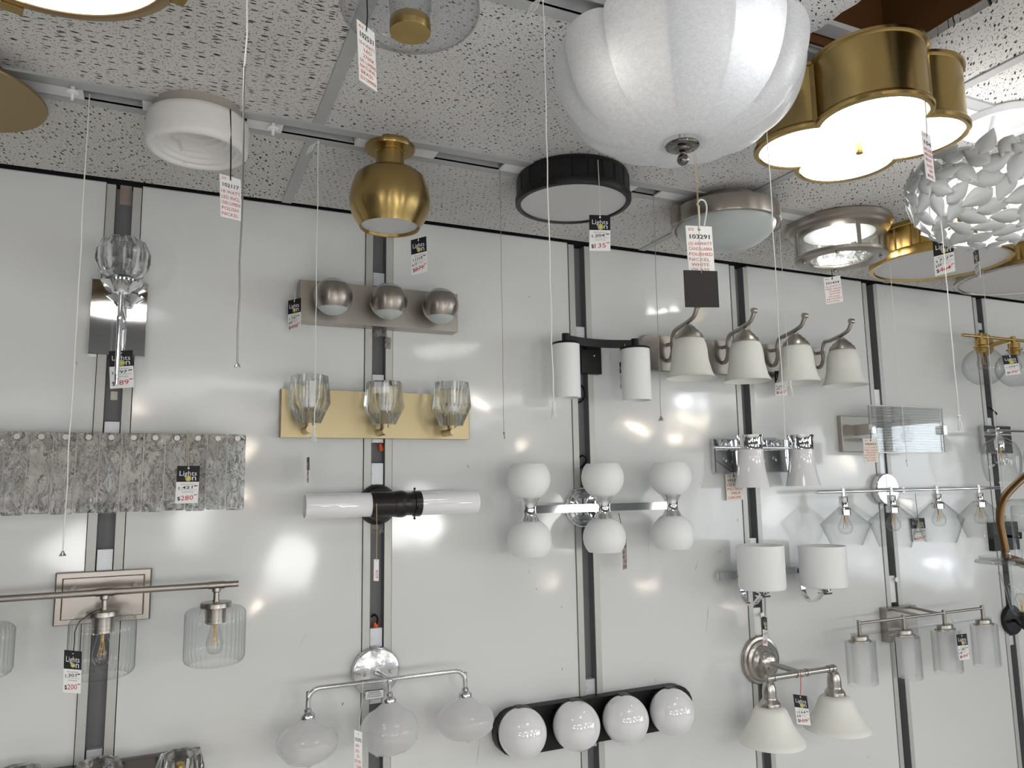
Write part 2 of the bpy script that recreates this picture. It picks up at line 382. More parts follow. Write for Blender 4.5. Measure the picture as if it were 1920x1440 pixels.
M['c_mid'] = ceiling_mat('streaked_ceiling_board', (.69,.675,.655), (42,165,1), .26, 120, -.75)

def panel_mat():
    m, nt, o = nm('white_melamine_panel'); L = nt.links.new
    b = N(nt, 'ShaderNodeBsdfPrincipled'); L(b.outputs[0], o.inputs[0]); b.inputs['Specular IOR Level'].default_value = .5
    tc = N(nt, 'ShaderNodeTexCoord')
    n = N(nt, 'ShaderNodeTexNoise', Scale=2.2, Detail=4.0); L(tc.outputs['Object'], n.inputs['Vector'])
    mr = N(nt, 'ShaderNodeMapRange'); L(n.outputs[0], mr.inputs[0]); mr.inputs['To Min'].default_value = .055; mr.inputs['To Max'].default_value = .13; L(mr.outputs[0], b.inputs['Roughness'])
    v = N(nt, 'ShaderNodeTexVoronoi', Scale=17.0); mp = N(nt, 'ShaderNodeMapping'); mp.inputs['Scale'].default_value = (1.5,1,.62); L(tc.outputs['Object'], mp.inputs[0])
    wn = N(nt, 'ShaderNodeTexNoise', Scale=130.0, Detail=2.0); L(tc.outputs['Object'], wn.inputs['Vector'])
    wa = N(nt, 'ShaderNodeVectorMath', operation='MULTIPLY_ADD'); L(wn.outputs['Color'], wa.inputs[0]); wa.inputs[1].default_value = (.012,.0,.012); L(mp.outputs[0], wa.inputs[2]); L(wa.outputs[0], v.inputs['Vector'])
    se = N(nt, 'ShaderNodeSeparateColor'); L(v.outputs['Color'], se.inputs[0])
    th = N(nt, 'ShaderNodeMapRange'); L(se.outputs[0], th.inputs[0]); th.inputs['From Min'].default_value = .55; th.inputs['To Min'].default_value = 0; th.inputs['To Max'].default_value = .045
    lt = N(nt, 'ShaderNodeMath', operation='LESS_THAN'); L(v.outputs['Distance'], lt.inputs[0]); L(th.outputs[0], lt.inputs[1])
    n2 = N(nt, 'ShaderNodeTexNoise', Scale=.9, Detail=3.0); L(tc.outputs['Object'], n2.inputs['Vector'])
    c1 = ramp(nt, [(.3, (.70,.715,.715)), (.7, (.755,.765,.755))]); L(n2.outputs[0], c1.inputs[0])
    mx = N(nt, 'ShaderNodeMix', data_type='RGBA'); L(lt.outputs[0], mx.inputs[0]); L(c1.outputs[0], mx.inputs[6]); mx.inputs[7].default_value = (.25,.25,.25,1)
    L(mx.outputs[2], b.inputs['Base Color'])
    # big slow waviness so reflected lamps smear unevenly
    n3 = N(nt, 'ShaderNodeTexNoise', Scale=3.2, Detail=2.0); L(tc.outputs['Object'], n3.inputs['Vector'])
    bp = N(nt, 'ShaderNodeBump', Strength=.18, Distance=.02); L(n3.outputs[0], bp.inputs['Height']); L(bp.outputs[0], b.inputs['Normal'])
    return m
M['panel'] = panel_mat()
M['c_dark'] = princ('shade_toned_ceiling_board', (.10,.10,.10), .9, spec=.1)  # dark colour stands in for unlit ceiling, so chrome reflects dark
M['void'] = princ('dark_backing_board', (.03,.03,.035), .9, spec=.1)
M['wood'] = princ('stained_roof_boards', (.15,.065,.022), .75, 0, spec=.2, noise=.1, nscale=6, stretch=(14,1,1))
M['floor'] = princ('grey_floor_tile', (.58,.565,.54), .35, 0, noise=.08, nscale=3)
M['roomwall'] = princ('showroom_wall_paint', (.085,.083,.08), .8)
# ------------------------------------------------------------------ setting: display wall
RX0, RX1, RY0 = -3.4, 6.6, -5.0
XC = [X0+DX*i for i in range(-4, 10)]
w = MB(); w.box(((RX0+RX1)/2, 2.065, 1.4), (RX1-RX0, .05, 2.8)); struct(w.build('wall_back', M['void'], smooth=0))
k = 1
for i in range(-4, 9):
    a, b = X0+DX*i+.0395, X0+DX*(i+1)-.0395
    b_ = MB(); plate(b_, a, b, 0.0, ZCEIL-.003-.001*((i*7) % 3), 2.02, .02, 0, .002)
    o = struct(b_.build('wall_panel', M['panel'], smooth=0))
def channel(i, covers):
    xc = X0+DX*i
    if -1 <= i <= 6:
        root = bpy.data.objects.new('trim_%d' % (i+2), None); COL.objects.link(root); root.location = (xc, 2.0, 0); ORG[root.name] = Vector((xc, 2.0, 0)); struct(root)
    b = MB(); b.box((xc, 2.033, ZCEIL/2), (.050, .012, ZCEIL-.02)); b.box((xc-.0195, 2.015, ZCEIL/2), (.002, .034, ZCEIL-.02)); b.box((xc+.0195, 2.015, ZCEIL/2), (.002, .034, ZCEIL-.02))
    b.build('back_strip', M['slot'], root, 0)
    for s in (-1, 1):
        f = MB(); plate(f, xc+s*.0284-.0095, xc+s*.0284+.0095, .0, ZCEIL-.010, 2.02, .0235, 0, .001); f.build('flange', M['alu'], root, 0)
    for (y0, y1, kind) in covers:
        z0, z1 = zat(xc, 2.0, y1), zat(xc, 2.0, y0)
        c = MB(); plate(c, xc-.0165, xc+.0165, z0, z1, 2.026, .022, 0, .001)
        if kind == 'p':
            c.box((xc, 2.0035, z1-.006), (.026, .002, .002)); c.tube([(xc-.011, 2.006, (z0+z1)/2), (xc-.011, 2.0015, (z0+z1)/2)], .0022, 8)
        c.build('cover_plate', M['coverplate'] if kind == 'p' else M['paper'] if kind == 'w' else M['slot'], root, 0)
    return root
CH = {-1: [], 0: [(790,812,'p'), (1030,1071,'p'), (1406,1428,'p')],
      1: [(511,536,'p'), (702,720,'p'), (823,830,'p'), (868,909,'p'), (1178,1216,'p'), (1308,1320,'p')],
      2: [(612,634,'p'), (1274,1305,'p'), (1393,1401,'p')], 3: [(612,620,'p'), (1009,1021,'p'), (1140,1192,'w')],
      4: [(730,762,'w'), (848,892,'p'), (1080,1130,'w')], 5: [(605,618,'p'), (783,798,'p'), (1192,1210,'p')], 6: []}
for i, c in CH.items(): channel(i, c)
M['stickbuff'] = princ('buff_label_paper', (.42,.36,.31), .8, spec=.1)
# torn product labels stuck in the first channel
def sticker(px0, px1, py0, py1, mat, name, label, off=-.0265):
    a = W(px0, py0, off); b = W(px1, py1, off)
    m_ = MB(); m_.box(((a.x+b.x)/2, 2.0-off-.0004, (a.z+b.z)/2), (abs(b.x-a.x), .0012, abs(a.z-b.z)))
    for q in range(6): m_.box((a.x+(b.x-a.x)*(.2+.12*q), 2.0-off-.0012, (a.z+b.z)/2), (.0012, .0006, abs(a.z-b.z)*(.5+.07*(q % 3))))
    t = thing(name, label, 'sticker', (a.x, 2.0-off, b.z)); m_.build('label_sheet', mat, t, 0)
sticker(226, 246, 347, 386, M['stickbuff'], 'sticker', 'torn buff printed sticker at the top of the channel above the crystal ball sconce')
sticker(208, 220, 734, 750, M['papercream'], 'sticker', 'small buff striped sticker in the channel above the textured glass slab light')

# ------------------------------------------------------------------ setting: ceiling with a missing board
def cell(mb, x0, x1, y0, y1, mi):
    mb.cur = mi; z = ZCEIL
    mb.add([(x0,y0,z),(x1,y0,z),(x1,y1,z),(x0,y1,z)], [(0,3,2,1)])
c = MB(); T1, T2, T3, T0, TN = .254, 1.372, 2.49, -.865, 3.61
YB, Y1a, Y1b, Y2a, Y2b = 1.986, 1.513, 1.603, .908, .998
fr_ = [RX0, T0, T1, T2, T3, TN, RX1]; mats_row = {0: [0,0,2,4,4,4], 1: [0,0,2,4,4,4], 2: [1,1,3,4,4,4]}
HX0, HX1, HY0 = .965, 1.172, .36
for k in range(6):
    cell(c, fr_[k], fr_[k+1], Y1b, YB, mats_row[2][k]); cell(c, fr_[k], fr_[k+1], Y2b, Y1a, mats_row[1][k])
    if k != 2: cell(c, fr_[k], fr_[k+1], HY0, Y2a, mats_row[0][k])
    cell(c, fr_[k], fr_[k+1], -2.2, HY0, 5)
    cell(c, fr_[k], fr_[k+1], RY0, -2.2, 5)
HX0, HX1, HY0 = .965, 1.172, .36
def ragged(x, y0, y1, n, amp, seed):
    rr = random.Random(seed); return [(x+rr.uniform(-amp, amp), y0+(y1-y0)*i/n) for i in range(n+1)]
lft = ragged(HX0, HY0, Y2a, 22, .006, 3); rgt = ragged(HX1, HY0, Y2a, 22, .004, 5); z = ZCEIL
for S, xe in ((lft, T1), (rgt, T2)):
    for (xa, ya), (xb, yb) in zip(S[:-1], S[1:]):
        q = [(xe,ya,z),(xa,ya,z),(xb,yb,z),(xe,yb,z)]
        c.cur = 2 if xe == T1 else 4
        c.add(q, [(0,1,2,3)]); c.add([(xa,ya,z),(xb,yb,z),(xb,yb,z+.016),(xa,ya,z+.016)], [(0,1,2,3)])
struct(c.build('ceiling', [M['c_coarse'], M['c_coarse_back'], M['c_fine'], M['c_fine_back'], M['c_mid'], M['c_dark']], smooth=0))
# roof boards and joist above the missing board
rb = MB()
for j in range(5):
    x = .80+.14*j; rb.box((x, .35, ZCEIL+.30+.004*(j % 2)), (.136, 1.7, .02))
struct(rb.build('roof_boards', M['wood'], smooth=0))
for nm_, x in (('roof_joist', 1.235), ('roof_joist', .78)):
    j = MB(); j.box((x, .3, ZCEIL+.165), (.045, 1.8, .24)); struct(j.build(nm_, M['wood'], smooth=0))
j = MB(); j.box((1.0, .935, ZCEIL+.18), (.50, .02, .30)); j.box((1.0, -.55, ZCEIL+.18), (.50, .02, .30)); j.box((.75, .2, ZCEIL+.18), (.02, 1.6, .30)); j.box((1.27, .2, ZCEIL+.18), (.02, 1.6, .30)); struct(j.build('roof_blocking', M['wood'], smooth=0))
# dark slot above the wall panels and plenum backing
pv = MB(); pv.box(((RX0+RX1)/2, 2.02, ZCEIL+.05), (RX1-RX0, .14, .02)); pv.box(((RX0+RX1)/2, YB-.012, ZCEIL+.025), (RX1-RX0, .02, .045)); struct(pv.build('ceiling_gap_backing', M['void'], smooth=0))
# ceiling tracks and T bars
def track(n, yc, opens, covers):
    root = bpy.data.objects.new('trim_%d' % n, None); COL.objects.link(root); root.location = (0, yc, ZCEIL); ORG[root.name] = Vector((0, yc, ZCEIL)); struct(root)
    L0, L1 = RX0, RX1; cx, ln = (L0+L1)/2, L1-L0
    b = MB()
    b.box((cx, yc-.031, ZCEIL-.002), (ln, .028, .006)); b.box((cx, yc+.034, ZCEIL-.002), (ln, .022, .006))
    b.box((cx, yc, ZCEIL+.026), (ln, .05, .003)); b.box((cx, yc-.018, ZCEIL+.012), (ln, .002, .03)); b.box((cx, yc+.024, ZCEIL+.012), (ln, .002, .03))
    b.build('track_rail', M['greytrack'], root, 0)
    for (a, e) in covers:
        q = MB(); q.box(((a+e)/2, yc+.003, ZCEIL-.003), (e-a, .042, .004)); q.box(((a+e)/2, yc+.003, ZCEIL+.008), (.03, .03, .018)); q.build('track_cover', M['whitepaint'], root, 0)
    return root
xa = lambda px, py: CL(px, py).x
track(20, 1.555, [], [(-1.2, xa(158,178)), (xa(268,200), xa(300,206)), (xa(462,226), xa(529,240)), (xa(668,262), xa(690,268)), (xa(775,278), xa(814,292)), (xa(936,314), xa(1192,350)), (xa(1232,361), xa(1335,378)), (xa(1470,392), xa(1800,440)), (2.4, 3.4)])
track(21, .953, [], [(-1.0, .30), (xa(1148,14), xa(1190,22)), (.80, .955), (1.24, 1.6), (1.75, 3.0)])
tb = {}
n = 22
for x in (T0, T1, T2, T3, TN):
    for (y0, y1) in ((Y1b, YB), (Y2b, Y1a), (-2.2, Y2a)):
        b = MB(); b.box((x, (y0+y1)/2, ZCEIL-.001), (.024, y1-y0-.001, .005)); struct(b.build('trim_%d' % n, M['greytrack'], smooth=0)); n += 1
def hook(px, py, label):
    c_ = CL(px, py, .012); t = thing('ceiling_hook', label, 'hook', (c_.x, c_.y, ZCEIL-.004), 'white push hooks in the ceiling track')
    h = MB(); h.lathe([(0,0),(.004,0),(.0045,-.008),(.011,-.010),(.0115,-.012),(.010,-.0135),(.0035,-.0145),(.003,-.026),(0,-.0265)], (c_.x, c_.y, ZCEIL-.004), (0,0,1), 16); h.build('hook_body', M['whiteplastic'], t)
hook(136, 170, 'white plastic push hook in the ceiling track left of the alabaster drum light')
hook(512, 238, 'white plastic push hook in the ceiling track between the alabaster drum and the brass globe')
# rest of the room
f = MB(); f.box(((RX0+RX1)/2, -1.5, -.02), (RX1-RX0+.2, 7.2, .04)); struct(f.build('floor', M['floor'], smooth=0))
f = MB(); f.box((RX0-.05, -1.5, 1.4), (.1, 7.2, 2.8)); struct(f.build('wall_left', M['roomwall'], smooth=0))
f = MB(); f.box(((RX0+RX1)/2, RY0-.05, 1.4), (RX1-RX0, .1, 2.8)); struct(f.build('wall_front', M['roomwall'], smooth=0))
# right wall with the shop window
WY0, WY1, WZ0, WZ1 = -4.6, -.6, .7, 2.3
f = MB()
f.box((RX1+.05, (RY0+WY0)/2, 1.4), (.1, WY0-RY0, 2.8)); f.box((RX1+.05, (2.1+WY1)/2, 1.4), (.1, 2.1-WY1, 2.8))
f.box((RX1+.05, (WY0+WY1)/2, WZ0/2), (.1, WY1-WY0, WZ0)); f.box((RX1+.05, (WY0+WY1)/2, (WZ1+2.8)/2), (.1, WY1-WY0, 2.8-WZ1))
struct(f.build('wall_right', M['roomwall'], smooth=0))
f = MB()
for i in range(5): f.box((RX1+.03, WY0+(WY1-WY0)*i/4, (WZ0+WZ1)/2), (.06, .06, WZ1-WZ0))
f.box((RX1+.03, (WY0+WY1)/2, WZ0), (.06, WY1-WY0, .06)); f.box((RX1+.03, (WY0+WY1)/2, WZ1), (.06, WY1-WY0, .06))
wf = struct(f.build('window_1', M['slot'], smooth=0))
g = MB(); g.box((RX1+.05, (WY0+WY1)/2, (WZ0+WZ1)/2), (.004, WY1-WY0, WZ1-WZ0)); struct(g.build('window_pane', M['glass'], wf, 0))
# scuffs and scratches on the panels
sc_ = MB()
for (x0, y0, x1, y1, wd) in ((1328,1136,1326,1164,.0016),(1326,1162,1324,1187,.0007),(562,1212,575,1186,.0005),(900,1386,893,1436,.0008),(1308,1053,1303,1070,.0014),(875,871,880,878,.0022),(1217,970,1215,1070,.0004),(1311,904,1316,907,.0012),(990,1066,993,1076,.001),(1144,648,1144,690,.0005),(1603,1136,1600,1180,.0006),(1148,606,1149,612,.0014),(1228,1272,1230,1278,.0018)):
    a = W(x0, y0, .0004); b = W(x1, y1, .0004); d = (b-a).normalized(); n_ = Vector((d.z,0,-d.x))*wd/2
    sc_.add([a-n_*.2, a+n_*.2, (a+b)/2+n_, b+n_*.3, b-n_*.3, (a+b)/2-n_], [(0,1,2,3,4,5)])
struct(sc_.build('wall_scuffs', M['slot'], smooth=0))

# ------------------------------------------------------------------ light
wd = bpy.data.worlds.new('daylight'); SC.world = wd; wd.use_nodes = True
bg = wd.node_tree.nodes['Background']; bg.inputs[0].default_value = (.86,.93,1.0,1); bg.inputs[1].default_value = 4.5
def alight(name, loc, rot, sx, sy, power, col, portal=False):
    l = bpy.data.lights.new(name, 'AREA'); l.shape = 'RECTANGLE'; l.size = sx; l.size_y = sy; l.energy = power; l.color = col
    o = bpy.data.objects.new(name, l); COL.objects.link(o); o.location = loc; o.rotation_euler = rot
    if portal: l.cycles.is_portal = True
    return o
alight('window_portal', (RX1-.01, (WY0+WY1)/2, (WZ0+WZ1)/2), (0, PI/2, 0), WZ1-WZ0, WY1-WY0, 1, (1,1,1), True)
def plight(loc, power, col=(1,.86,.68), r=.06):
    l = bpy.data.lights.new('showroom_or_fill_light', 'POINT'); l.energy = power; l.color = col; l.shadow_soft_size = r
    o = bpy.data.objects.new('showroom_or_fill_light', l); COL.objects.link(o); o.location = loc; return o
# ceiling troffers of the shop, behind the photographer
for (x, y, pw) in ((-1.9,-1.7,17), (.3,-1.9,17), (2.4,-1.7,13), (4.6,-1.5,9), (-1.5,-3.8,14), (.8,-3.8,14), (3.0,-3.8,14)):
    alight('ceiling_troffer', (x, y, ZCEIL-.02), (0,0,0), 1.1, .55, pw, (1.0,.995,.98))
# unseen point lights added as soft fill for the wall and ceiling
for (x, y, z, pw) in ((-1.6,-.9,1.55,11),(-.5,-1.6,1.35,11),(.7,-1.0,1.3,11),(1.7,-1.7,1.5,11),(2.9,-1.4,1.45,9),(4.1,-1.8,1.5,5),(5.2,-1.6,1.5,4),(-2.2,-2.8,1.6,10),(.2,-3.1,1.5,10),(2.2,-3.0,1.4,10)):
    plight((x, y, z), pw*1.35, (1,.995,.975), .18)
# hanging lamps of the shop that mirror in the glossy panels
def mirrored(px, py, depth, power, col=(1,.88,.72), r=.024):
    power *= .62
    w0 = W(px, py); c0 = Vector((0,0,ZC)); d = (w0-c0).normalized(); d.y = -d.y
    t = (depth)/(-d.y); p = w0 + d*t
    p.z = min(p.z, ZCEIL-.1); plight(p, power, col, r)
for a in ((452,832,4.6,9), (455,945,5.0,7), (480,1130,4.2,8), (1172,797,4.3,8), (1194,803,4.4,8), (1217,804,4.5,8), (1286,776,4.6,6), (1308,773,4.6,6), (1279,818,4.2,7),
          (1040,1090,4.4,5), (1210,1092,4.6,5), (1380,1150,4.2,4), (895,640,3.6,6), (1580,870,4.6,9), (1700,940,5.2,8), (1500,1140,4.8,6), (255,760,3.4,4), (975,830,4.2,5)):
    mirrored(*a)
for a in ((1750,1060,6.2,16), (1648,1050,6.2,12), (1285,562,3.2,8)): mirrored(*a, col=(.85,.92,1.0), r=.04)
SC.view_settings.view_transform = 'Standard'; SC.view_settings.look = 'None'; SC.view_settings.gamma = 1; SC.view_settings.use_curve_mapping = False
SC.view_settings.exposure = 0.17
cy = SC.cycles
cy.use_adaptive_sampling = True; cy.adaptive_threshold = .02; cy.max_bounces = 11; cy.diffuse_bounces = 4; cy.glossy_bounces = 5; cy.transmission_bounces = 10; cy.transparent_max_bounces = 18
cy.caustics_reflective = False; cy.caustics_refractive = True; cy.sample_clamp_indirect = 8.0; cy.blur_glossy = .15
cy.use_denoising = True
# ================================================================== fixtures on the ceiling
CT = ZCEIL
def ring_prof(pts): return pts
def cfix(name, label, x, y, group='flush lights on the display ceiling'): return thing(name, label, 'ceiling light', (x, y, CT), group)
def L_(prof, o, seg=64, **kw): return MB().lathe(prof, o, (0,0,1), seg, **kw)
# --- brass disc light at the picture edge
x, y = -.385, 1.555
t = cfix('ceiling_disc_light', 'dull brass disc flush light with a stepped top, cut off at the left edge', x, y)
L_([(0,.006),(.095,0),(.098,-.004),(.100,-.020),(.094,-.024),(0,-.024)], (x,y,CT)).build('canopy', M['brassdull'], t)
L_([(0,-.020),(.120,-.022),(.149,-.040),(.152,-.044),(.151,-.047),(.140,-.046),(0,-.046)], (x,y,CT)).build('disc_shade', M['brassdull'], t)
# --- alabaster drum
M['panbuff'] = princ('buff_mounting_pan', (.36,.33,.29), .8)
x, y = .026, 1.555
t = cfix('alabaster_drum_light', 'veined white alabaster drum flush light with a stepped hollow inside', x, y)
L_([(0,.01),(.086,.01),(.086,-.020),(0,-.020)], (x,y,CT)).build('mounting_pan', M['panbuff'], t)
al = [(0,-.018),(.088,-.018),(.0935,-.021),(.0955,-.030),(.0955,-.072),(.0945,-.080),(.090,-.085),(.084,-.086),(.080,-.083)]
for q in range(6): al += [(.079-.009*q, -.079+.009*q), (.071-.009*q, -.078+.009*q)]
al.append((0, -.030))
def alab_mat():
    m = M['alabaster']; nt = m.node_tree; L = nt.links.new; b = [n for n in nt.nodes if n.type == 'BSDF_PRINCIPLED'][0]
    tc = N(nt, 'ShaderNodeTexCoord'); n = N(nt, 'ShaderNodeTexNoise', Scale=16.0, Detail=5.0, Distortion=2.0); L(tc.outputs['Object'], n.inputs['Vector'])
    r = ramp(nt, [(.38, (.80,.79,.785)), (.66, (.78,.77,.765)), (.72, (.66,.60,.53)), (.76, (.77,.76,.75))]); L(n.outputs[0], r.inputs[0]); L(r.outputs[0], b.inputs['Base Color'])
M['stone'] = M['alabaster']; alab_mat()
L_(al, (x,y,CT)).build('stone_drum', M['stone'], t, 50)
# --- brass globe semi flush
x, y = .418, 1.555
t = cfix('brass_globe_light', 'brushed brass semi flush light with a round open-bottomed globe under a short neck', x, y)
k = scl((x,y,CT-.1)); zz = lambda py: zat(x, y, py)
L_([(0,.006),(.0535,0),(.0545,-.003),(.0545,-.011),(.053,-.014),(.032,-.015),(0,-.015)], (x,y,CT)).build('canopy', M['brass_r'], t)
zn = zz(318)-CT
L_([(.0325,-.014),(.0325,-.019),(.031,-.020),(.031,zn)], (x,y,CT)).build('neck', M['brass_r'], t)
zb = zz(425)-CT; h = zn-zb; R = 75/k
gp = [(.029,zn+.001),(.045,zn-.002),(.060,zn-.008),(.075,zn-.020),(R*.965,zn-h*.38),(R,zn-h*.55),(R*.985,zn-h*.68),(R*.92,zn-h*.82),(R*.82,zn-h*.93),(R*.755,zb),(R*.74,zb-.003),(R*.715,zb-.002),(R*.70,zb+.006)]
L_(gp, (x,y,CT), 72).build('globe_shade', M['brass_r'], t, 50)
L_([(R*.70,zb+.004),(0,zb+.004)], (x,y,CT)).build('diffuser', M['diffuser'], t)
# --- black drum
x, y = .878, 1.555
t = cfix('black_drum_ceiling_light', 'matte black ribbed drum flush light with a flat white diffuser', x, y)
def rib(n, d): return lambda th, r, h: 1-d*(1 if (th*n/(2*PI)) % 1 < .12 else 0)
L_([(0,.006),(.132,0),(.136,-.003),(.136,-.010),(.1375,-.011),(.139,-.013)], (x,y,CT), 96).build('top_band', M['black'], t)
L_([(.139,-.013),(.139,-.055)], (x,y,CT), 192, mod=rib(24,.018)).build('ribbed_side', M['black'], t, 20)
L_([(.139,-.055),(.142,-.057),(.142,-.069),(.140,-.072),(.130,-.073),(.1285,-.069)], (x,y,CT), 96).build('rim', M['black'], t)
L_([(.1287,-.0685),(0,-.0685)], (x,y,CT), 96).build('diffuser', M['diffuser'], t)
# --- nickel ring with frosted bowl
x, y = 1.345, 1.55
t = cfix('nickel_bowl_light', 'brushed nickel ring flush light holding a frosted grey glass bowl', x, y)
L_([(0,.006),(.098,0),(.098,-.026),(0,-.026)], (x,y,CT), 72).build('canopy', M['darknickel_r'], t)
L_([(.05,-.022),(.138,-.024),(.1425,-.027),(.1435,-.032),(.1435,-.066),(.142,-.070),(.136,-.072),(.131,-.068)], (x,y,CT), 96).build('ring', M['darknickel_r'], t)
for a in (2.95, 6.02):
    b = MB(); b.box((x+.148*math.cos(a), y+.148*math.sin(a), CT-.048), (.014,.026,.046), Matrix.Rotation(a,3,'Z')); b.build('clip', M['darknickel'], t, 20)
L_([(.132,-.066),(.128,-.080),(.114,-.098),(.092,-.113),(.062,-.124),(.03,-.129),(0,-.130)], (x,y,CT), 72).build('glass_bowl', M['frostbowl'], t, 60)
# --- nickel drum with rippled glass, lit
x, y = 1.772, 1.555
t = cfix('rippled_glass_drum_light', 'lit nickel flush light with a rippled glass drum inside a clear outer glass', x, y)
L_([(0,.006),(.143,0),(.146,-.004),(.146,-.018),(.140,-.022),(.137,-.024),(.137,-.032),(.131,-.036),(0,-.036)], (x,y,CT), 96).build('top_ring', M['darknickel_r'], t)
L_([(0,-.0365),(.098,-.0365)], (x,y,CT), 48).build('added_reflector', M['whitepaint'], t)  # white disc added so the drum shows bright through its glass
L_([(.125,-.036),(.1255,-.106)], (x,y,CT), 96).build('outer_glass', M['glasswater'] if False else M['glass'], t)
L_([(.103,-.036),(.103,-.100)], (x,y,CT), 96).build('inner_glass', M['glasswater'], t)
L_([(.086,-.106),(.086,-.110),(.088,-.113),(.120,-.1145),(.127,-.112),(.128,-.104),(.124,-.101),(.09,-.103)], (x,y,CT), 96).build('bottom_ring', M['darknickel_r'], t)
L_([(.088,-.108),(0,-.108)], (x,y,CT), 64).build('bottom_glass', M['glasswater'], t)
for a in (-2.02, -.4, 1.2, 2.75):
    b = MB(); b.box((x+.127*math.cos(a), y+.127*math.sin(a), CT-.070), (.005,.012,.074), Matrix.Rotation(a,3,'Z')); b.build('strap', M['darknickel'], t, 20)
for a in (-2.5, -.8, .9, 2.6):
    b = MB(); b.sphere((x+.106*math.cos(a), y+.106*math.sin(a), CT-.117), .005, 12, 8); b.build('finial', M['darknickel'], t)
bl = MB(); bl.sphere((x-.035,y-.03,CT-.065), .02, 16, 10); bl.build('bulb', M['litbulb'], t)
bl = MB(); bl.sphere((x+.045,y+.02,CT-.065), .02, 16, 10); bl.build('bulb', M['litbulb'], t)
# --- gold ribbed drum
x, y = 2.124, 1.50
t = cfix('gold_drum_ceiling_light', 'wide gold drum flush light with notched side and white diffuser, behind the leaf light', x, y)
L_([(0,.006),(.186,.004),(.189,-.003),(.189,-.012),(.187,-.014)], (x,y,CT), 120).build('top_band', M['goldrich'], t)
L_([(.187,-.014),(.187,-.078)], (x,y,CT), 300, mod=rib(50,.02)).build('notched_side', M['goldrich'], t, 20)
L_([(.187,-.078),(.194,-.082),(.196,-.088),(.195,-.103),(.191,-.107),(.184,-.106),(.181,-.102)], (x,y,CT), 120).build('rim', M['goldrich'], t)
L_([(.1815,-.1015),(0,-.1015)], (x,y,CT), 96).build('diffuser', M['diffuser'], t)
# --- bigger drum further along
x, y = 2.69, 1.555
t = cfix('brass_rim_ceiling_light', 'thin brass rimmed drum flush light, furthest along the track, half hidden by the gold drum', x, y)
L_([(0,.006),(.234,0),(.236,-.004),(.236,-.058)], (x,y,CT), 200, mod=rib(50,.012)).build('notched_side', M['goldrich'], t, 20)
L_([(.236,-.058),(.243,-.062),(.243,-.074),(.239,-.078),(.230,-.078),(.228,-.074)], (x,y,CT), 120).build('rim', M['nickel'], t)
L_([(.2285,-.0735),(0,-.0735)], (x,y,CT), 96).build('diffuser', M['diffuser'], t)
# --- lit flush light above the left corner
x, y = -.168, .96
t = cfix('brass_rim_ceiling_light', 'lit white flush light with a dull brass rim and square brass clips', x, y)
L_([(0,.006),(.12,0),(.12,-.05),(.155,-.085),(.163,-.092),(.164,-.104),(.161,-.108),(.150,-.112),(.1435,-.111)], (x,y,CT), 96).build('rim', M['brassdull'], t)
L_([(.1438,-.109),(.10,-.113),(0,-.116)], (x,y,CT), 96).build('diffuser', M['litwhite'], t, 60)
for a in (.30, 1.87, 3.44, 5.01):
    b = MB(); b.box((x+.163*math.cos(a), y+.163*math.sin(a), CT-.101), (.017,.026,.026), Matrix.Rotation(a,3,'Z')); b.build('clip', M['brass'], t, 20)
# --- clear glass dome with brass cap
x, y = .286, .96
t = cfix('clear_dome_light', 'clear glass dome flush light with a brass cap hanging in its middle', x, y)
dg = [(.034,-.010),(.034,-.030),(.040,-.036),(.060,-.040),(.080,-.048),(.094,-.060),(.0985,-.072),(.099,-.080),(.096,-.088),(.085,-.097),(.06,-.104),(.03,-.1065),(0,-.107)]
L_([(0,.006),(.058,0),(.059,-.004),(.059,-.010),(0,-.011)], (x,y,CT), 48).build('canopy', M['brass'], t)
L_(dg, (x,y,CT), 96).build('glass_dome', M['glassdome'], t, 60)
L_([(.026,-.010),(.026,-.046),(.031,-.058),(.0295,-.080),(.027,-.098)], (x,y,CT), 48).build('glass_throat', M['glassdome'], t, 60)
L_([(0,-.096),(.0285,-.096),(.029,-.098),(.029,-.114),(.0285,-.1155),(0,-.1155)], (x,y,CT), 64).build('cap', M['brass_r'], t)
# --- big scalloped bowl, lit
x, y = .728, .93
t = cfix('scalloped_bowl_light', 'big lit swirled white glass bowl with scalloped sides and a dark nickel finial', x, y)
def lobes(th, r, h):
    f = abs(math.sin(th*6+1.25))**.5
    d = .10*min(1, max(0, (r-.03)/.06))
    return 1-d*(1-f)
zb = -.215
bw = [(.030,zb+.004),(.045,zb-.001),(.080,zb+.002),(.116,zb+.011),(.147,zb+.027),(.170,zb+.048),(.187,zb+.076),(.198,zb+.108),(.203,zb+.138),(.200,zb+.156)]
for i in range(1): pass
def dens(pr, n=3):
    out = []
    for i in range(len(pr)-1):
        for q in range(n): out.append((pr[i][0]+(pr[i+1][0]-pr[i][0])*q/n, pr[i][1]+(pr[i+1][1]-pr[i][1])*q/n))
    return out+[pr[-1]]
def sm(pr, n=4): return [(max(p.x,0), p.y) for p in smooth_path([Vector((a,b,0)) for a,b in pr], n)]
L_(sm(bw), (x,y,CT), 280, mod=lobes).build('glass_bowl', M['bowlglass'], t, 70)
M['darkchrome'] = princ('polished_dark_nickel', (.20,.18,.175), .08, 1)
fb = MB(); fb.lathe(sm([(.0,zb+.002),(.012,zb+.001),(.024,zb),(.0275,zb-.003),(.024,zb-.007),(.015,zb-.0085),(.013,zb-.011),(.010,zb-.013),(.0045,zb-.015),(.004,zb-.018)],3), (x,y,CT), (0,0,1), 40)
fb.sphere((x,y,CT+zb-.026), .0095, 24, 14); fb.build('finial', M['darkchrome'], t, 50)
L_([(0,.006),(.075,0),(.075,-.022),(0,-.024)], (x,y,CT), 48).build('canopy', M['nickel'], t)
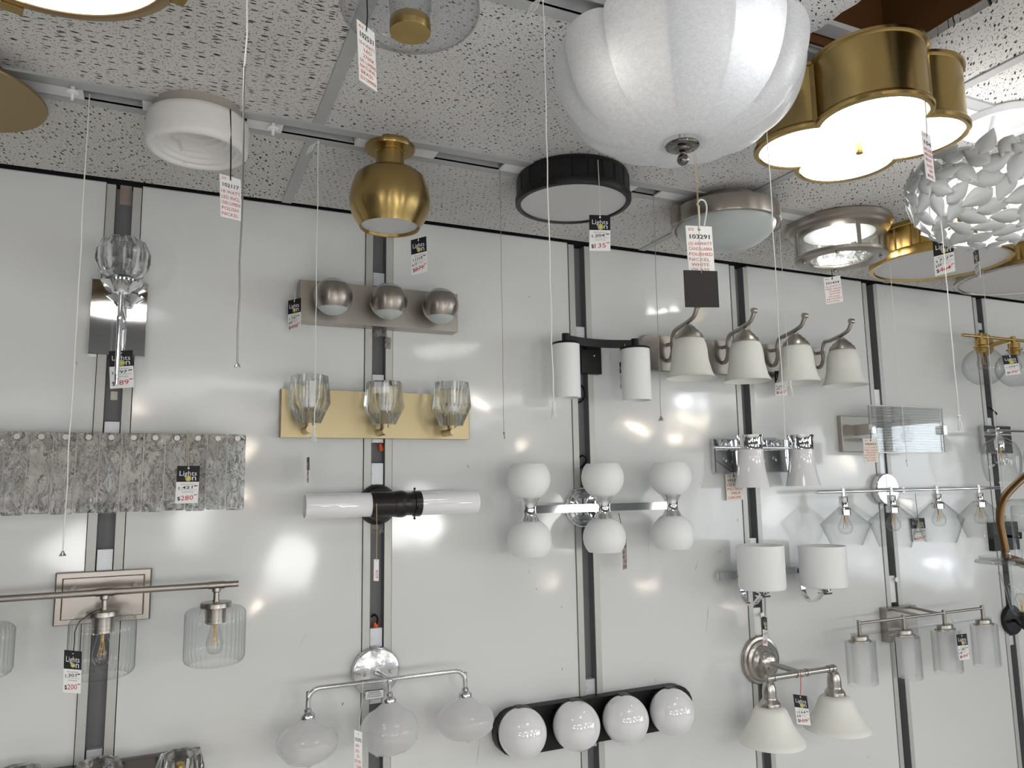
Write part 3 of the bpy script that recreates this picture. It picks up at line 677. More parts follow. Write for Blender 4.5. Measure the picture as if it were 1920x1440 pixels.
s_ = MB(); s_.tube([(x,y,CT-.02),(x,y,CT+zb)], .005, 10)
for a in (-2.6, -.5, 1.6): s_.tube([(x,y,CT-.075),(x+.045*math.cos(a),y+.045*math.sin(a),CT-.085)], .006, 8)
s_.build('stem', M['nickel'], t)
BULBS = []
for a, rr_, dz in ((-2.75,.128,-.105),(-1.52,.138,-.095),(.9,.10,-.095)):
    c0 = Vector((x+rr_*math.cos(a), y+rr_*math.sin(a), CT+dz)); bl = MB(); bl.sphere(c0, .019, 16, 10); bl.build('bulb', M['litbulbcool'] if a == -1.52 else M['bulbwhite'], t); BULBS.append((c0, a))
# --- quatrefoil
x, y = 1.097, .905
t = cfix('quatrefoil_light', 'lit four-lobed brass flush light with a flat glowing white panel under the missing ceiling board', x, y)
def quatre(a, b, rot, grow=0.0, n=26):
    pts = []; a = a+grow
    ph = math.acos(min(1, max(-1, (b/math.sqrt(2))/a)))   # half angle from the notch
    lim = PI*.75 - ph if False else None
    for q in range(4):
        th = rot+q*PI/2; c = Vector((b*math.cos(th), b*math.sin(th), 0))
        # notch point where neighbouring circles meet
        rn = b/math.sqrt(2)+math.sqrt(max(a*a-b*b/2, 0)); npv = Vector((rn*math.cos(th+PI/4), rn*math.sin(th+PI/4), 0))-c
        al_ = math.atan2(npv.y, npv.x)-th
        while al_ > PI: al_ -= 2*PI
        while al_ < -PI: al_ += 2*PI
        for i in range(n):
            tt = th-al_+2*al_*i/(n-1); pts.append((c.x+a*math.cos(tt), c.y+a*math.sin(tt)))
    return pts
QA, QB, QR = .088, .087, -.60
zt, zq = -.048, -.160
def qloft(rows, mat, name):
    b = MB(); n = None; vs = []; fs = []
    for g, z in rows:
        P = quatre(QA, QB, QR, g); n = len(P); vs += [(x+p[0], y+p[1], CT+z) for p in P]
    for r in range(len(rows)-1):
        for i in range(n): fs.append((r*n+i, r*n+(i+1) % n, (r+1)*n+(i+1) % n, (r+1)*n+i))
    b.add(vs, fs); return b.build(name, mat, t, 28)
qloft([(-.012,zt+.006),(.0,zt+.006),(.004,zt+.004),(.004,zt-.001),(.0,zt-.003),(-.001,zt-.004)], M['brass'], 'top_moulding')
qloft([(-.001,zt-.003),(-.001,zq+.012)], M['brass'], 'side_band')
qloft([(-.001,zq+.013),(.003,zq+.010),(.005,zq+.006),(.004,zq+.001),(.001,zq-.001),(-.004,zq-.001),(-.006,zq+.001),(-.007,zq+.004)], M['brass'], 'bottom_moulding')
b = MB(); P = quatre(QA, QB, QR, -.0065); n = len(P)
b.add([(x+p[0],y+p[1],CT+zq+.0015) for p in P]+[(x,y,CT+zq+.0015)], [((i+1) % n, i, n) for i in range(n)]); b.build('glowing_panel', M['litquatre'], t, 0)
b = MB(); b.add([(x+p[0]*.97,y+p[1]*.97,CT+zt+.002) for p in P]+[(x,y,CT+zt+.002)], [(i, (i+1) % n, n) for i in range(n)]); b.build('top_pan', M['whitepaint'], t, 0)
for q in range(4):
    a = QR+PI/4+q*PI/2; rn = .126
    b = MB(); b.box((x+rn*math.cos(a), y+rn*math.sin(a), CT+(zt+zq)/2), (.008,.008,zt-zq-.004), Matrix.Rotation(a,3,'Z')); b.build('corner_rib', M['brass'], t, 20)
L_([(0,zq+.002),(.0065,zq+.002),(.0065,zq-.016),(.006,zq-.017),(0,zq-.017)], (x,y,CT), 24).build('finial', M['goldrich'], t)
b = MB(); b.tube([(x,y,CT+zt),(x,y,CT+.05)], .006, 10); b.box((x,y,CT+.05), (.36,.03,.01)); b.build('mounting_bar', M['whitepaint'], t, 20)
# --- leaf bowl
x, y = 1.478, .93
t = cfix('leaf_bowl_light', 'lit hanging bowl made of overlapping white enamel leaves under a white ring', x, y)
RB, zc = .142, CT-.172
def leaf(mb, c, n, d, ln, wd, curl):
    n = n.normalized(); d = (d-n*d.dot(n)).normalized(); s = n.cross(d)
    K = 7; vs = []; fs = []
    for i in range(K+1):
        u = i/K; wv = math.sin(PI*min(1, u**.8))**.85*wd/2*(1-.18*u); 
        if i == 0: wv = .0008
        if i == K: wv = .0006
        hgt = curl*math.sin(PI*u)*.5+.004*(u**3)
        P = c + d*((u-.5)*ln) + n*hgt
        vs += [P-s*wv-n*(.18*wv), P+n*.0012, P+s*wv-n*(.18*wv)]
    for i in range(K):
        for j in range(2): fs.append((i*3+j, i*3+j+1, (i+1)*3+j+1, (i+1)*3+j))
    mb.add(vs, fs)
lm = MB(); rr = random.Random(11); NL = 128
for i in range(NL):
    zf = -1+1.42*(i+.5)/NL; a = i*2.39996; rad = math.sqrt(max(0,1-zf*zf)); nrm = Vector((rad*math.cos(a), rad*math.sin(a), zf))
    tang = Vector((-math.sin(a), math.cos(a), 0)); upd = nrm.cross(tang)
    ang = rr.uniform(-PI, PI)
    d = tang*math.cos(ang)+upd*math.sin(ang)*.7
    if zf < -.9: d = Vector((math.cos(a+1.2), math.sin(a+1.2), 0))
    c0 = Vector((x,y,zc)) + Vector((nrm.x*RB, nrm.y*RB, nrm.z*RB*.83))
    leaf(lm, c0, nrm, d, rr.uniform(.052,.062), rr.uniform(.033,.039), rr.uniform(.000,.003))
lo = lm.build('leaf_shell', M['leaf'], t, 60)
sol = lo.modifiers.new('thickness', 'SOLIDIFY'); sol.thickness = .0012
wr = MB()
for i in range(16):
    a = 2*PI*i/16; wr.tube([Vector((x,y,zc))+Vector((math.cos(a+.9*q*.12)*RB*.985*math.sin(PI*(.12+.055*q)), math.sin(a+.9*q*.12)*RB*.985*math.sin(PI*(.12+.055*q)), -RB*.83*math.cos(PI*(.12+.055*q)))) for q in range(9)], .0013, 6)
wr.build('wire_frame', M['leaf'], t)
L_([(0,.006),(.06,.006),(.075,-.002),(.078,-.006),(.078,-.020),(.074,-.022),(.066,-.020),(.064,-.010),(0,-.010)], (x+.09,y+.01,CT), 64).build('ring_canopy', M['whitepaint'], t)
sp = MB()
for a in (.4, 2.5, 4.6): sp.tube([(x+.09+.07*math.cos(a), y+.01+.07*math.sin(a), CT-.018), (x+.10*math.cos(a), y+.10*math.sin(a), zc+.055)], .0012, 6)
sp.tube([(x+.05,y,CT-.01),(x,y,zc+.05)], .004, 8)
for a in (0, 2.1, 4.2): sp.tube([(x,y,zc+.05),(x+.035*math.cos(a),y+.035*math.sin(a),zc+.03)], .007, 8)
sp.build('hanger', M['whitepaint'], t)
for a in (0, 2.1, 4.2):
    c0 = Vector((x+.05*math.cos(a), y+.05*math.sin(a), zc+.012)); bl = MB(); bl.sphere(c0, .018, 16, 10); bl.build('bulb', M['litbulb'], t)
LEAFC = Vector((x,y,zc+.01))
# real lamps inside the lit fixtures
def inner(loc, power, col, r=.02): return plight(loc, power, col, r)
for c0, a in BULBS:
    if a == -1.52: inner(c0+Vector((.012*math.cos(a),.012*math.sin(a),-.030)), .15, (.93,.96,1), .012)
    elif a == -2.75: inner(c0+Vector((.012*math.cos(a),.012*math.sin(a),-.030)), .09, (1,.95,.85), .012)
    else: inner(c0+Vector((.012*math.cos(a),.012*math.sin(a),-.030)), .03, (.97,.98,1), .012)
inner(LEAFC+Vector((0,0,-.03)), .55, (1,.98,.96), .02)
inner(Vector((1.772,1.555,CT-.075)), .5, (1,.98,.93), .02)
# ================================================================== fixtures on the wall
def wfix(name, label, P, cat='wall light', group='lights on the display wall'):
    return thing(name, label, cat, (P.x, D, P.z), group)
def one(f): b = MB(); f(b); return b
def pl(px0, py0, px1, py1, off, t, **kw):
    """plate from two opposite photo corners of its front face"""
    a = W(px0, py0, off); c = W(px1, py1, off); b = MB()
    plate(b, min(a.x,c.x), max(a.x,c.x), min(a.z,c.z), max(a.z,c.z), D-off+t, t, **kw); return b
def quadz(pts, off):
    P = [W(px, py, off) for px, py in pts]
    return min(p.x for p in P), max(p.x for p in P), sum(sorted(p.z for p in P)[:2])/2, sum(sorted(p.z for p in P)[2:])/2
def plq(pts, off, t, **kw):
    x0, x1, z0, z1 = quadz(pts, off); b = MB(); plate(b, x0, x1, z0, z1, D-off+t, t, **kw); return b, (x0, x1, z0, z1)
def disc(px, py, rpx, prof, off=0.0, seg=64):
    """round back plate: prof = (radius share, height off the wall)"""
    P = W(px, py, .02); R = rpx/scl(P); b = MB()
    b.lathe([(r*R, h) for r, h in prof], (P.x, D, P.z), OUT, seg); return b, P, R
def bulb(par, x, y, z, r=.021, up_=False, name='bulb', clear=True):
    s = 1 if up_ else -1
    pr = [(.010,0),(.0105,s*.012),(.013,s*.020),(r*.85,s*.034),(r,s*.046),(r*.93,s*.058),(r*.65,s*.068),(0,s*.072)]
    b = MB(); b.lathe(pr, (x,y,z), UPV, 20); o = b.build(name, M['bulbglass'] if clear else M['bulbwhite'], par, 60)
    if clear:
        f = MB()
        for q in range(5):
            a = 2*PI*q/5; f.tube([(x+.003*math.cos(a), y+.003*math.sin(a), z+s*.022), (x+.0075*math.cos(a+.5), y+.0075*math.sin(a+.5), z+s*.052)], .0007, 5)
        f.tube([(x,y,z),(x,y,z+s*.024)], .003, 8)
        f.build('filament', M['filament'], o)
    return o

# --- crystal ball sconce ------------------------------------------------
P0 = W(224, 594)
t = wfix('crystal_ball_sconce', 'chrome sconce with a faceted crystal ball on a long stem over a mirror plate', P0)
b, q = plq([(172,521),(277,530),(272,668),(170,663)], .020, .018, bev=.002); b.build('back_plate', M['chrome'], t, 20)
off = .095; C0 = W(224.5, 600, off); x, y = C0.x, C0.y; k = scl(C0); Z = lambda py: zat(x, y, py)
b = MB(); b.lathe([(0,Z(722)),(.0042,Z(722)),(.0048,Z(700)),(.0062,Z(600)),(.0068,Z(594)),(.0055,Z(593)),(.0055,Z(570)),(.0068,Z(569)),(.0068,Z(567)),(.0052,Z(566)),(.005,Z(527))], (x,y,0), UPV, 24); b.build('stem', M['chrome'], t)
b = MB(); b.tube([(x,D-.02,Z(575)),(x,y,Z(575))], .006, 12); b.build('arm', M['chrome'], t)
b = MB(); b.lathe([(.005,Z(552)),(.018,Z(550)),(.021,Z(545)),(.030,Z(538)),(.042,Z(531)),(.043,Z(528)),(.038,Z(528)),(0,Z(534))], (x,y,0), UPV, 32); b.build('cup', M['chrome'], t)
R = 47/k; zc_ = Z(487); b = MB()
fac = lambda th, r, h: 1+.05*(1 if int(round(th*20/(2*PI))) % 2 else -1)*(.3 if h > .03 or h < -.03 else 1)
pr = [(R*.45,-R*.80),(R*.80,-R*.62),(R*1.0,-R*.18),(R*.99,R*.22),(R*.80,R*.74),(R*.62,R*.86),(R*.56,R*.80),(R*.72,R*.3),(R*.66,-R*.3),(R*.4,-R*.62),(0,-R*.66)]
b.lathe([(0,-R*.80)]+pr, (x,y,zc_), UPV, 20, rot=.1, mod=fac); b.build('crystal_ball', M['crystal'], t, 0)
b = MB(); b.lathe([(.009,-R*.6),(.009,-R*.1),(.012,0),(.006,R*.5),(0,R*.55)], (x,y,zc_), UPV, 16); b.build('bulb', M['bulbglass'], t)

# --- textured glass slab vanity light ------------------------------------
P0 = W(205, 890)
t = wfix('glass_slab_light', 'wide wall light of clear textured glass slabs pinned along their top edge', P0)
OFF = .085
zT = W(250, 812, OFF).z; zB = W(250, 961, OFF).z
xs = [W(px, 880, OFF).x for px in (5,48.5,97,140.5,184,226,267.5,308,349,387,424.5,460.5)]
d0 = xs[1]-xs[0]; xs = [xs[0]-d0*q for q in (4,3,2,1)]+xs
b = MB(); plate(b, xs[0]+.02, xs[-1]-.012, zT-.025, zT-.003, D-.03, .022, 0, .001); plate(b, xs[0]+.04, xs[-1]-.05, zT-.155, zT-.012, D, .03, 0, .002); b.build('back_frame', M['nickel'], t, 20)
for i in range(len(xs)-1):
    s = MB(); dd = .0005*(i % 2)
    plate(s, xs[i]+.0013, xs[i+1]-.0013, zB+.002*((i*3) % 2), zT, D-OFF+.011+dd, .011, .004, .0015); s.build('glass_slab', M['ice'], t, 30)
    p = MB(); xm = (xs[i]+xs[i+1])/2+.001; p.lathe([(0,-.012),(.0065,-.012),(.0070,-.010),(.0070,.004),(.0062,.005),(0,.005)], (xm, D-OFF, zT-.0105), OUT, 20); p.build('pin_button', M['champagne'], t)
for q, px in enumerate((-170, 15, 205, 392)):
    c0 = W(px, 885, .045); p = MB(); p.lathe([(0,-.05),(.010,-.05),(.0125,-.045),(.0125,.03),(.010,.036),(0,.038)], (c0.x, c0.y, c0.z), UPV, 16); p.build('bulb', M['bulbwhite'], t)
b = MB(); e = W(463, 825, .05); b.lathe([(0,0),(.004,0),(.004,.007),(0,.008)], (xs[-1]-.012, D-.05, e.z), XV, 12); b.build('end_knob', M['blackbronze'], t)

# --- ribbed glass bar light ----------------------------------------------
P0 = W(192, 1120)
t = wfix('ribbed_glass_bar_light', 'brushed nickel bar light with ribbed clear glass drum shades, lower left', P0)
b, q = plq([(104,1075),(284,1066),(281,1162),(98,1174)], .016, .016, bev=.003); b.build('back_plate', M['darknickel'], t, 20)
b = MB(); plate(b, q[0]+.014, q[1]-.014, q[2]+.012, q[3]-.012, D-.015, .006, 0, .003); b.build('raised_panel', M['darknickel'], t, 20)
OFF = .115
za = (W(193,1111,OFF).z+W(407,1099,OFF).z+W(20,1119,OFF).z)/3
xr = W(447,1097,OFF).x; yb = D-OFF
xc = [W(192,1200,OFF).x, W(403,1190,OFF).x]; dx = xc[1]-xc[0]; xc = [xc[0]-dx]+xc; xl = xc[0]-(xr-xc[2])
b = MB(); b.tube([(xl,yb,za),(xr,yb,za)], .0072, 20)
for xx in xc: b.tube([(xx-.017,yb,za),(xx+.017,yb,za)], .0086, 20)
b.build('bar', M['darknickel'], t)
b = MB()
for px in (136, 252): c0 = W(px, 1102, .05); b.tube([(c0.x,D-.016,za+.002),(c0.x,yb,za)], .0065, 14)
b.each('arm', M['darknickel'], t)
b = MB()
for px in (136, 253):
    c0 = W(px, 1103, .02); b.sphere((c0.x, D-.022, c0.z), .0065, 14, 8)
b.each('cap_nut', M['silver'], t)
def ribs(n, d): return lambda th, r, h: 1+d*abs(math.sin(th*n/2))
for xx in xc:
    zt_ = za-.045; zb_ = zat(xx, yb, 1268 if xx == xc[1] else 1244) if xx != xc[0] else zt_-.108
    b = MB(); b.lathe([(.0095,za-.006),(.0095,za-.014),(.0065,za-.016),(.0065,zt_+.012),(.008,zt_+.012),(.008,zt_+.009),(.032,zt_+.008),(.034,zt_+.006),(.034,zt_-.003),(0,zt_-.004)], (xx,yb,0), UPV, 36); h = b.build('shade_holder', M['darknickel'], t)
    b = MB(); hh = zt_-zb_; rr_ = .0635
    b.lathe([(.030,zt_-.003),(.052,zt_-.004),(.060,zt_-.010)]+[(rr_,zt_-.016-(hh-.030)*q/5) for q in range(6)]+[(.060,zb_+.006),(.050,zb_)], (xx,yb,0), UPV, 216, mod=ribs(36,.035)); b.build('glass_shade', M['glassrib'], t, 60)
    b = MB(); b.lathe([(0,zt_-.003),(.0225,zt_-.003),(.0225,zt_-.038),(.020,zt_-.040),(0,zt_-.040)], (xx,yb,0), UPV, 28); b.build('socket', M['darknickel'], t)
    bulb(t, xx, yb, zt_-.036, .019)

# --- crystal cup light at the bottom edge --------------------------------
P0 = W(250, 1445)
t = wfix('crystal_cup_light', 'dark mirror bar light with faceted crystal cups, cut off by the bottom edge', P0)
x0 = W(150,1440,.03).x; x1 = W(376,1409,.03).x; z1 = W(310,1417,.03).z
b = MB(); plate(b, x0-.28, x1, z1-.13, z1, D, .03, 0, .002); b.build('back_plate', M['darkmirror'], t, 20)
for px, py in ((182,1468),(337,1452),(30,1484)):
    c0 = W(px, py, .095); k = scl(c0); R = 43/k
    b = MB(); zz0 = c0.z
    f8 = lambda th, r, h: 1+.07*(1 if int(round(th*16/(2*PI))) % 2 else -1)
    b.lathe([(0,-.07),(R*.45,-.07),(R*.80,-.045),(R,-.005),(R*.97,.022),(R*.80,.043),(R*.62,.040),(R*.55,.020),(R*.52,-.02),(R*.3,-.045),(0,-.05)], (c0.x,c0.y,zz0), UPV, 16, mod=f8); b.build('crystal_cup', M['crystal'], t, 0)
    b = MB(); b.lathe([(0,-.045),(.012,-.045),(.012,.0),(.008,.012),(0,.016)], (c0.x,c0.y,zz0), UPV, 16); b.build('bulb', M['goldrich'], t)
    b = MB(); b.tube([(c0.x,D-.03,zz0-.085),(c0.x,c0.y,zz0-.085),(c0.x,c0.y,zz0-.068)], .007, 10); b.build('arm', M['darkmirror'], t)

# --- nickel three sphere bar ----------------------------------------------
P0 = W(705, 575)
t = wfix('sphere_bar_light', 'brushed nickel bar light with three banded metal spheres, on the second channel', P0)
OFF = .045
b, q = plq([(562,524),(858,551),(857.5,622),(561,602)], OFF, OFF, bev=.0015); b.build('back_plate', M['champagne'], t, 20)
M['platewarm'] = M['champagne']
for px, py, r in ((624.5,556,36),(728.7,564.5,35),(826,573.5,34.2)):
    c0 = W(px, py, OFF+.062); R = r/scl(c0)
    b = MB(); b.lathe([(0,0),(.016,0),(.016,.03),(0,.03)], (c0.x, D-OFF, c0.z), OUT, 20); b.build('post', M['darknickel'], t)
    a1 = 1.02; pr = [(R*math.cos(a), R*math.sin(a)) for a in [-.68+(.68+.72)*i/14 for i in range(15)]]
    b = MB(); b.lathe(pr, c0, UPV, 48); b.build('metal_band', M['darknickel_r'], t, 60)
    R2 = R*.985
    b = MB(); b.lathe([(R2*math.cos(a), R2*math.sin(a)) for a in [.66+(PI/2-.66)*i/7 for i in range(7)]]+[(0,R2)], c0, UPV, 40)
    b.lathe([(R2*math.cos(a), R2*math.sin(a)) for a in [-.62-(PI/2-.62)*i/7 for i in range(7)]]+[(0,-R2)], c0, UPV, 40); b.each('frosted_lens', M['frostbowl'], t, 60)

# --- gold three crystal bar ------------------------------------------------
P0 = W(702, 780)
t = wfix('crystal_bar_light', 'satin gold bar light with three chunky cut crystal shades on peg arms', P0)
OFF = .022
b, q = plq([(527,730),(880,739.5),(879,823),(526.5,821)], OFF, OFF, bev=.0015); b.build('back_plate', M['gold'], t, 20)
for (px, py), (ex, ey), (sx, st, sb) in (((572,809),(588,804),(593.5,705,794)),((710,812),(734.5,808),(722.5,717,796)),((833,814),(864.5,808.5),(850.5,718,799))):
    a = W(px, py, OFF); x = a.x; e = Xp(ex, ey, x); y1 = min(e.y, D-.06)
    y1 = D-.100
    z = (a.z+zat(x, y1, ey))/2
    b = MB(); b.tube([(x,D-OFF,z),(x,y1,z)], .0095, 24); b.build('peg_arm', M['gold'], t)
    ya = D-.080; k = scl((x,ya,z)); zt_, zb_ = zat(x, ya, st), zat(x, ya, sb); hh = zt_-zb_
    b = MB(); b.lathe([(.011,z+.006),(.011,zb_+.002),(.0155,zb_+.003),(.0155,zb_+.034),(.012,zb_+.036),(0,zb_+.036)], (x,ya,0), UPV, 24); b.build('socket', M['gold'], t)
    R = 37.5/k; b = MB()
    b.lathe([(.0165,zb_),(R*.52,zb_),(R*1.03,zb_+hh*.42),(R*.98,zb_+hh*.70),(R*.90,zt_),(R*.62,zt_),(R*.52,zb_+hh*.5),(.0165,zb_+hh*.34),(.0165,zb_)], (x,ya,0), UPV, 48, rot=.25+x, mod=lambda th,r,h,z0=zb_+hh*.34,R=R: (math.cos(PI/8)/math.cos(((th-.25-x) % (PI/4))-PI/8)) if r > R*.63 else (1+.10*abs(math.sin(th*6)))); b.build('crystal_shade', M['crystal'], t, 0)
    b = MB(); b.lathe([(0,zb_+hh*.36),(.012,zb_+hh*.36),(.012,zb_+hh*.62),(.008,zb_+hh*.86),(0,zb_+hh*.92)], (x,ya,0), UPV, 16); b.build('bulb', M['bulbwhite'], t)

# --- black two tube light ----------------------------------------------------
t_ = W(709, 946); 
t = wfix('tube_light', 'black wall light with two glossy white glass tubes reaching out sideways', t_)
b, Pd, R = disc(710, 946, 37.5, [(0,.002),(1,.002),(1,.010),(.93,.018),(.80,.026),(.3,.030),(0,.030)]); b.build('back_plate', M['blackbronze'], t)
OFF = .088
x0, x1, x2, x3, xe0, xe1 = [W(px, 945, OFF).x for px in (694, 735, 742, 787, 571, 893)]
zc_ = (W(640,946,OFF).z+W(840,944,OFF).z)/2; ya = D-OFF; rr_ = 22.6/scl((x1,ya,zc_))
b = MB(); b.lathe([(0,0),(rr_*1.03,0),(rr_*1.03,.06),(rr_*1.06,.061),(rr_*1.06,.066),(rr_*1.10,.07),(rr_*1.12,.082),(rr_*1.05,.090),(rr_*.96,.094),(rr_*.96,.112),(rr_*1.06,.113),(rr_*1.08,x3-x0-.003),(rr_*1.05,x3-x0),(0,x3-x0)], (x0,ya,zc_), XV, 48); b.build('body', M['blackbronze'], t)
b = MB(); b.tube([(W(712,946,.03).x,D-.026,zc_),(x1-.012,ya,zc_)], .018, 20); b.build('arm', M['blackbronze'], t)
for a, e in ((x0, xe0), (x3, xe1)):
    s = 1 if e > a else -1; b = MB(); Lg = abs(e-a)
    b.lathe([(rr_*.98,-.004),(rr_*.98,Lg-.002),(rr_*.96,Lg),(rr_*.90,Lg),(rr_*.90,0)], (a,ya,zc_), XV*s, 48); b.build('glass_tube', M['opal'], t, 40)
b = MB(); xs_ = x3-.014
for a in (0, PI/2+.35, PI, -PI/2): 
    d = Vector((0, -math.sin(a)*1.0, math.cos(a))); p = Vector((xs_,ya,zc_))+d*rr_; b.tube([p, p+d*.006], .0022, 8); b.sphere(p+d*.007, .0034, 10, 6)
b.build('thumb_screws', M['blackbronze'], t)

# --- silver three drop light ----------------------------------------------------
t_ = W(706, 1260)
t = wfix('drop_glass_light', 'silver three-arm light with cloudy blown glass drops below a round film-covered plate', t_)
b, Pd, R = disc(706, 1260, 45, [(0,.002),(1,.002),(1,.014),(.96,.019),(.90,.021),(.25,.023),(.25,.026),(0,.027)]); b.build('back_plate', M['silver_film'], t)
b = MB()
for px, py in ((684,1266),(732,1259)): c0 = W(px, py, .022); b.sphere((c0.x, D-.023, c0.z), .0042, 12, 8)
b.each('screw', M['silver'], t)
c0 = W(702, 1302, .022); b = MB(); 
b.cur = 0; b.box((c0.x, D-.0235, c0.z), (.046, .001, .019)); b.cur = 1
for q in range(3): b.box((c0.x-.001, D-.0243, c0.z+.006-.005*q), (.036-.006*(q==0), .0006, .0026 if q else .0036))
b.build('rating_label', [M['paper'], M['greytrack']], t, 0)
hub = Xp(731, 1276, W(706, 1262, .02).x); OFF = .105; x = W(730, 1276, OFF).x; ya = D-OFF; zb_ = W(730, 1276, OFF).z
b = MB(); c0 = W(707,1262,.02); b.tube([(c0.x,D-.02,zb_),((c0.x+x)/2,D-.06,zb_),(x,ya,zb_)], [.0085,.0075,.0065], 16); b.sphere((x,ya,zb_), .0095, 16, 10); b.build('arm', M['silver'], t)
xl, xr = W(577,1330,OFF).x, W(872,1290,OFF).x; rr_ = .028
zl = (W(640,1281.5,OFF).z+W(830,1264,OFF).z)/2
path = [(xl,ya,zl-.052)]+[tuple(p) for p in arc((xl+rr_,ya,zl-rr_), rr_, PI, PI/2, 7, XV, UPV)]+[tuple(p) for p in arc((xr-rr_,ya,zl-rr_), rr_, PI/2, 0, 7, XV, UPV)]+[(xr,ya,zl-.052)]
b = MB(); b.tube(path, .0058, 16); b.build('curved_bar', M['silver'], t)
for n_, (xx, py0, cx_, gt, gb, gr) in enumerate(((xl,1336,582,1342,1430,56),(x,1316,727,1320,1412,54),(xr,1297,875,1302,1384,53))):
    k = scl((xx,ya,zl)); z0 = zl-.052 if n_ != 1 else zl-.040
    b = MB(); b.lathe([(.005,zl-.006),(.005,z0+.012),(.009,z0+.008),(.0095,z0+.002),(.0165,z0-.004),(.0175,z0-.006),(.0175,z0-.013),(0,z0-.013)], (xx,ya,0), UPV, 32); b.build('shade_cap', M['silver'], t)
    zt_, zg = z0-.012, zat(xx, ya, gb); hh = zt_-zg; R = gr/k
    lum = lambda th, r, h, zg=zg, hh=hh: 1+(.05*math.cos(3*th+n_) if h < zg+hh*.3 else .012*math.cos(3*th))
    b = MB(); b.lathe(sm([(.014,zt_),(.020,zt_-hh*.05),(R*.50,zt_-hh*.16),(R*.80,zt_-hh*.28),(R*.98,zt_-hh*.45),(R,zt_-hh*.58),(R*.93,zt_-hh*.74),(R*.72,zt_-hh*.90),(R*.45,zg+hh*.015),(R*.2,zg-.001)],3)+[(0,zg)], (xx,ya,0), UPV, 60, mod=lum)
    for q in range(3):
        a = .5+2.1*q+n_; b.lathe([(.010,.006),(.007,-.001),(.0,-.006)], (xx+R*.5*math.cos(a), ya+R*.5*math.sin(a), zg+hh*.04), UPV, 14)
    b.build('glass_drop', M['glassmilk'], t, 70)

# --- black two cylinder light -------------------------------------------------------
P0 = W(1106, 670)
t = wfix('two_cylinder_light', 'matte black wall light with two straight white glass cylinder shades', P0)
b, q = plq([(1089,640),(1127,641),(1127,702),(1091,699)], .022, .022, bev=.0015); b.build('back_plate', M['black'], t, 20)
OFF = .105; ya = D-OFF
cs = ((1062.5,648,747,25.6),(1192.5,656,750,27.2))
xs_ = [W(a[0],700,OFF).x for a in cs]; zT = (zat(xs_[0],ya,646)+zat(xs_[1],ya,655))/2; zB = (zat(xs_[0],ya,747)+zat(xs_[1],ya,750))/2
zbar = zT+.016; pts = []
for i in range(17):
    u = i/16; pts.append((xs_[0]+(xs_[1]-xs_[0])*u, ya+.028*math.sin(PI*u), zbar))
b = MB(); b.strip(pts, UPV, .024, .009); b.build('bowed_bar', M['black'], t, 40)
b = MB(); xm = W(1106,650,.03).x; b.box((xm, D-.05, zbar), (.03,.06,.022)); b.build('arm', M['black'], t, 20)
for i, xx in enumerate(xs_):
    b = MB(); b.lathe([(0,zbar+.016),(.0115,zbar+.016),(.0115,zT+.003),(0,zT+.003)], (xx,ya,0), UPV, 24)
    R = cs[i][3]/scl((xx,ya,zT)); b.lathe([(0,zT+.005),(R*1.0,zT+.005),(R*1.03,zT+.003),(R*1.03,zT-.001),(0,zT-.001)], (xx,ya,0), UPV, 48); b.build('shade_cap', M['black'], t)
    b = MB(); b.lathe([(R*.99,zT-.001),(R*.99,zB),(R*.93,zB),(R*.93,zT-.001)], (xx,ya,0), UPV, 56); b.build('glass_cylinder', M['opalmatte'], t, 40)
b = MB(); c0 = W(1114, 667, .023); b.sphere((c0.x, D-.022, c0.z), .0035, 10, 6); b.build('cap_nut', M['silver'], t)

# --- chrome six globe light ----------------------------------------------------------
P0 = W(1095, 951)
t = wfix('six_globe_light', 'chrome bar light with three pairs of cut-off white globes pointing up and down', P0)
b, Pd, R = disc(1097, 951, 37, [(0,.002),(1,.002),(1,.008),(.90,.012),(.86,.018),(.72,.021),(.68,.028),(.2,.031),(0,.031)]); b.build('back_plate', M['chrome'], t)
OFF = .100; ya = D-OFF
xs_ = [W(px,955,OFF).x for px in (992,1131.5,1259.5)]; zc_ = (W(1050,953.5,OFF).z+W(1200,949.5,OFF).z)/2
b = MB(); b.box(((xs_[0]+xs_[2])/2, ya, zc_), (xs_[2]-xs_[0], .010, .0215)); b.build('bar', M['chrome'], t, 20)
b = MB(); b.box((W(1100,951,.05).x+.006, D-.063, zc_), (.020,.066,.018)); b.build('arm', M['chrome'], t, 20)
for i, xx in enumerate(xs_):
    k = scl((xx,ya,zc_)); R = (41.5,40,39.3)[i]/k
    hv = .0345
    b = MB(); b.lathe(sm([(R*.50,hv+.001),(R*.44,hv*.80),(R*.34,hv*.45),(R*.30,hv*.12),(R*.30,-hv*.12),(R*.34,-hv*.45),(R*.44,-hv*.80),(R*.50,-hv-.001)],4), (xx,ya,zc_), UPV, 36); b.build('spindle', M['chrome'], t)
    for s in (1, -1):
        a0, a1 = -1.06, .72
        pr = [(R*math.cos(a0+(a1-a0)*q/14), s*(hv-.003+R*.87+R*math.sin(a0+(a1-a0)*q/14))) for q in range(15)]
        rim = pr[-1]; pr += [(rim[0]*.95, rim[1]), (rim[0]*.97, rim[1]-s*.012), (0, rim[1]-s*.02)]
        b = MB(); b.lathe([(0,s*(hv-.003))]+pr, (xx,ya,zc_), UPV, 44); b.build('glass_globe', M['opalmatte'], t, 50)

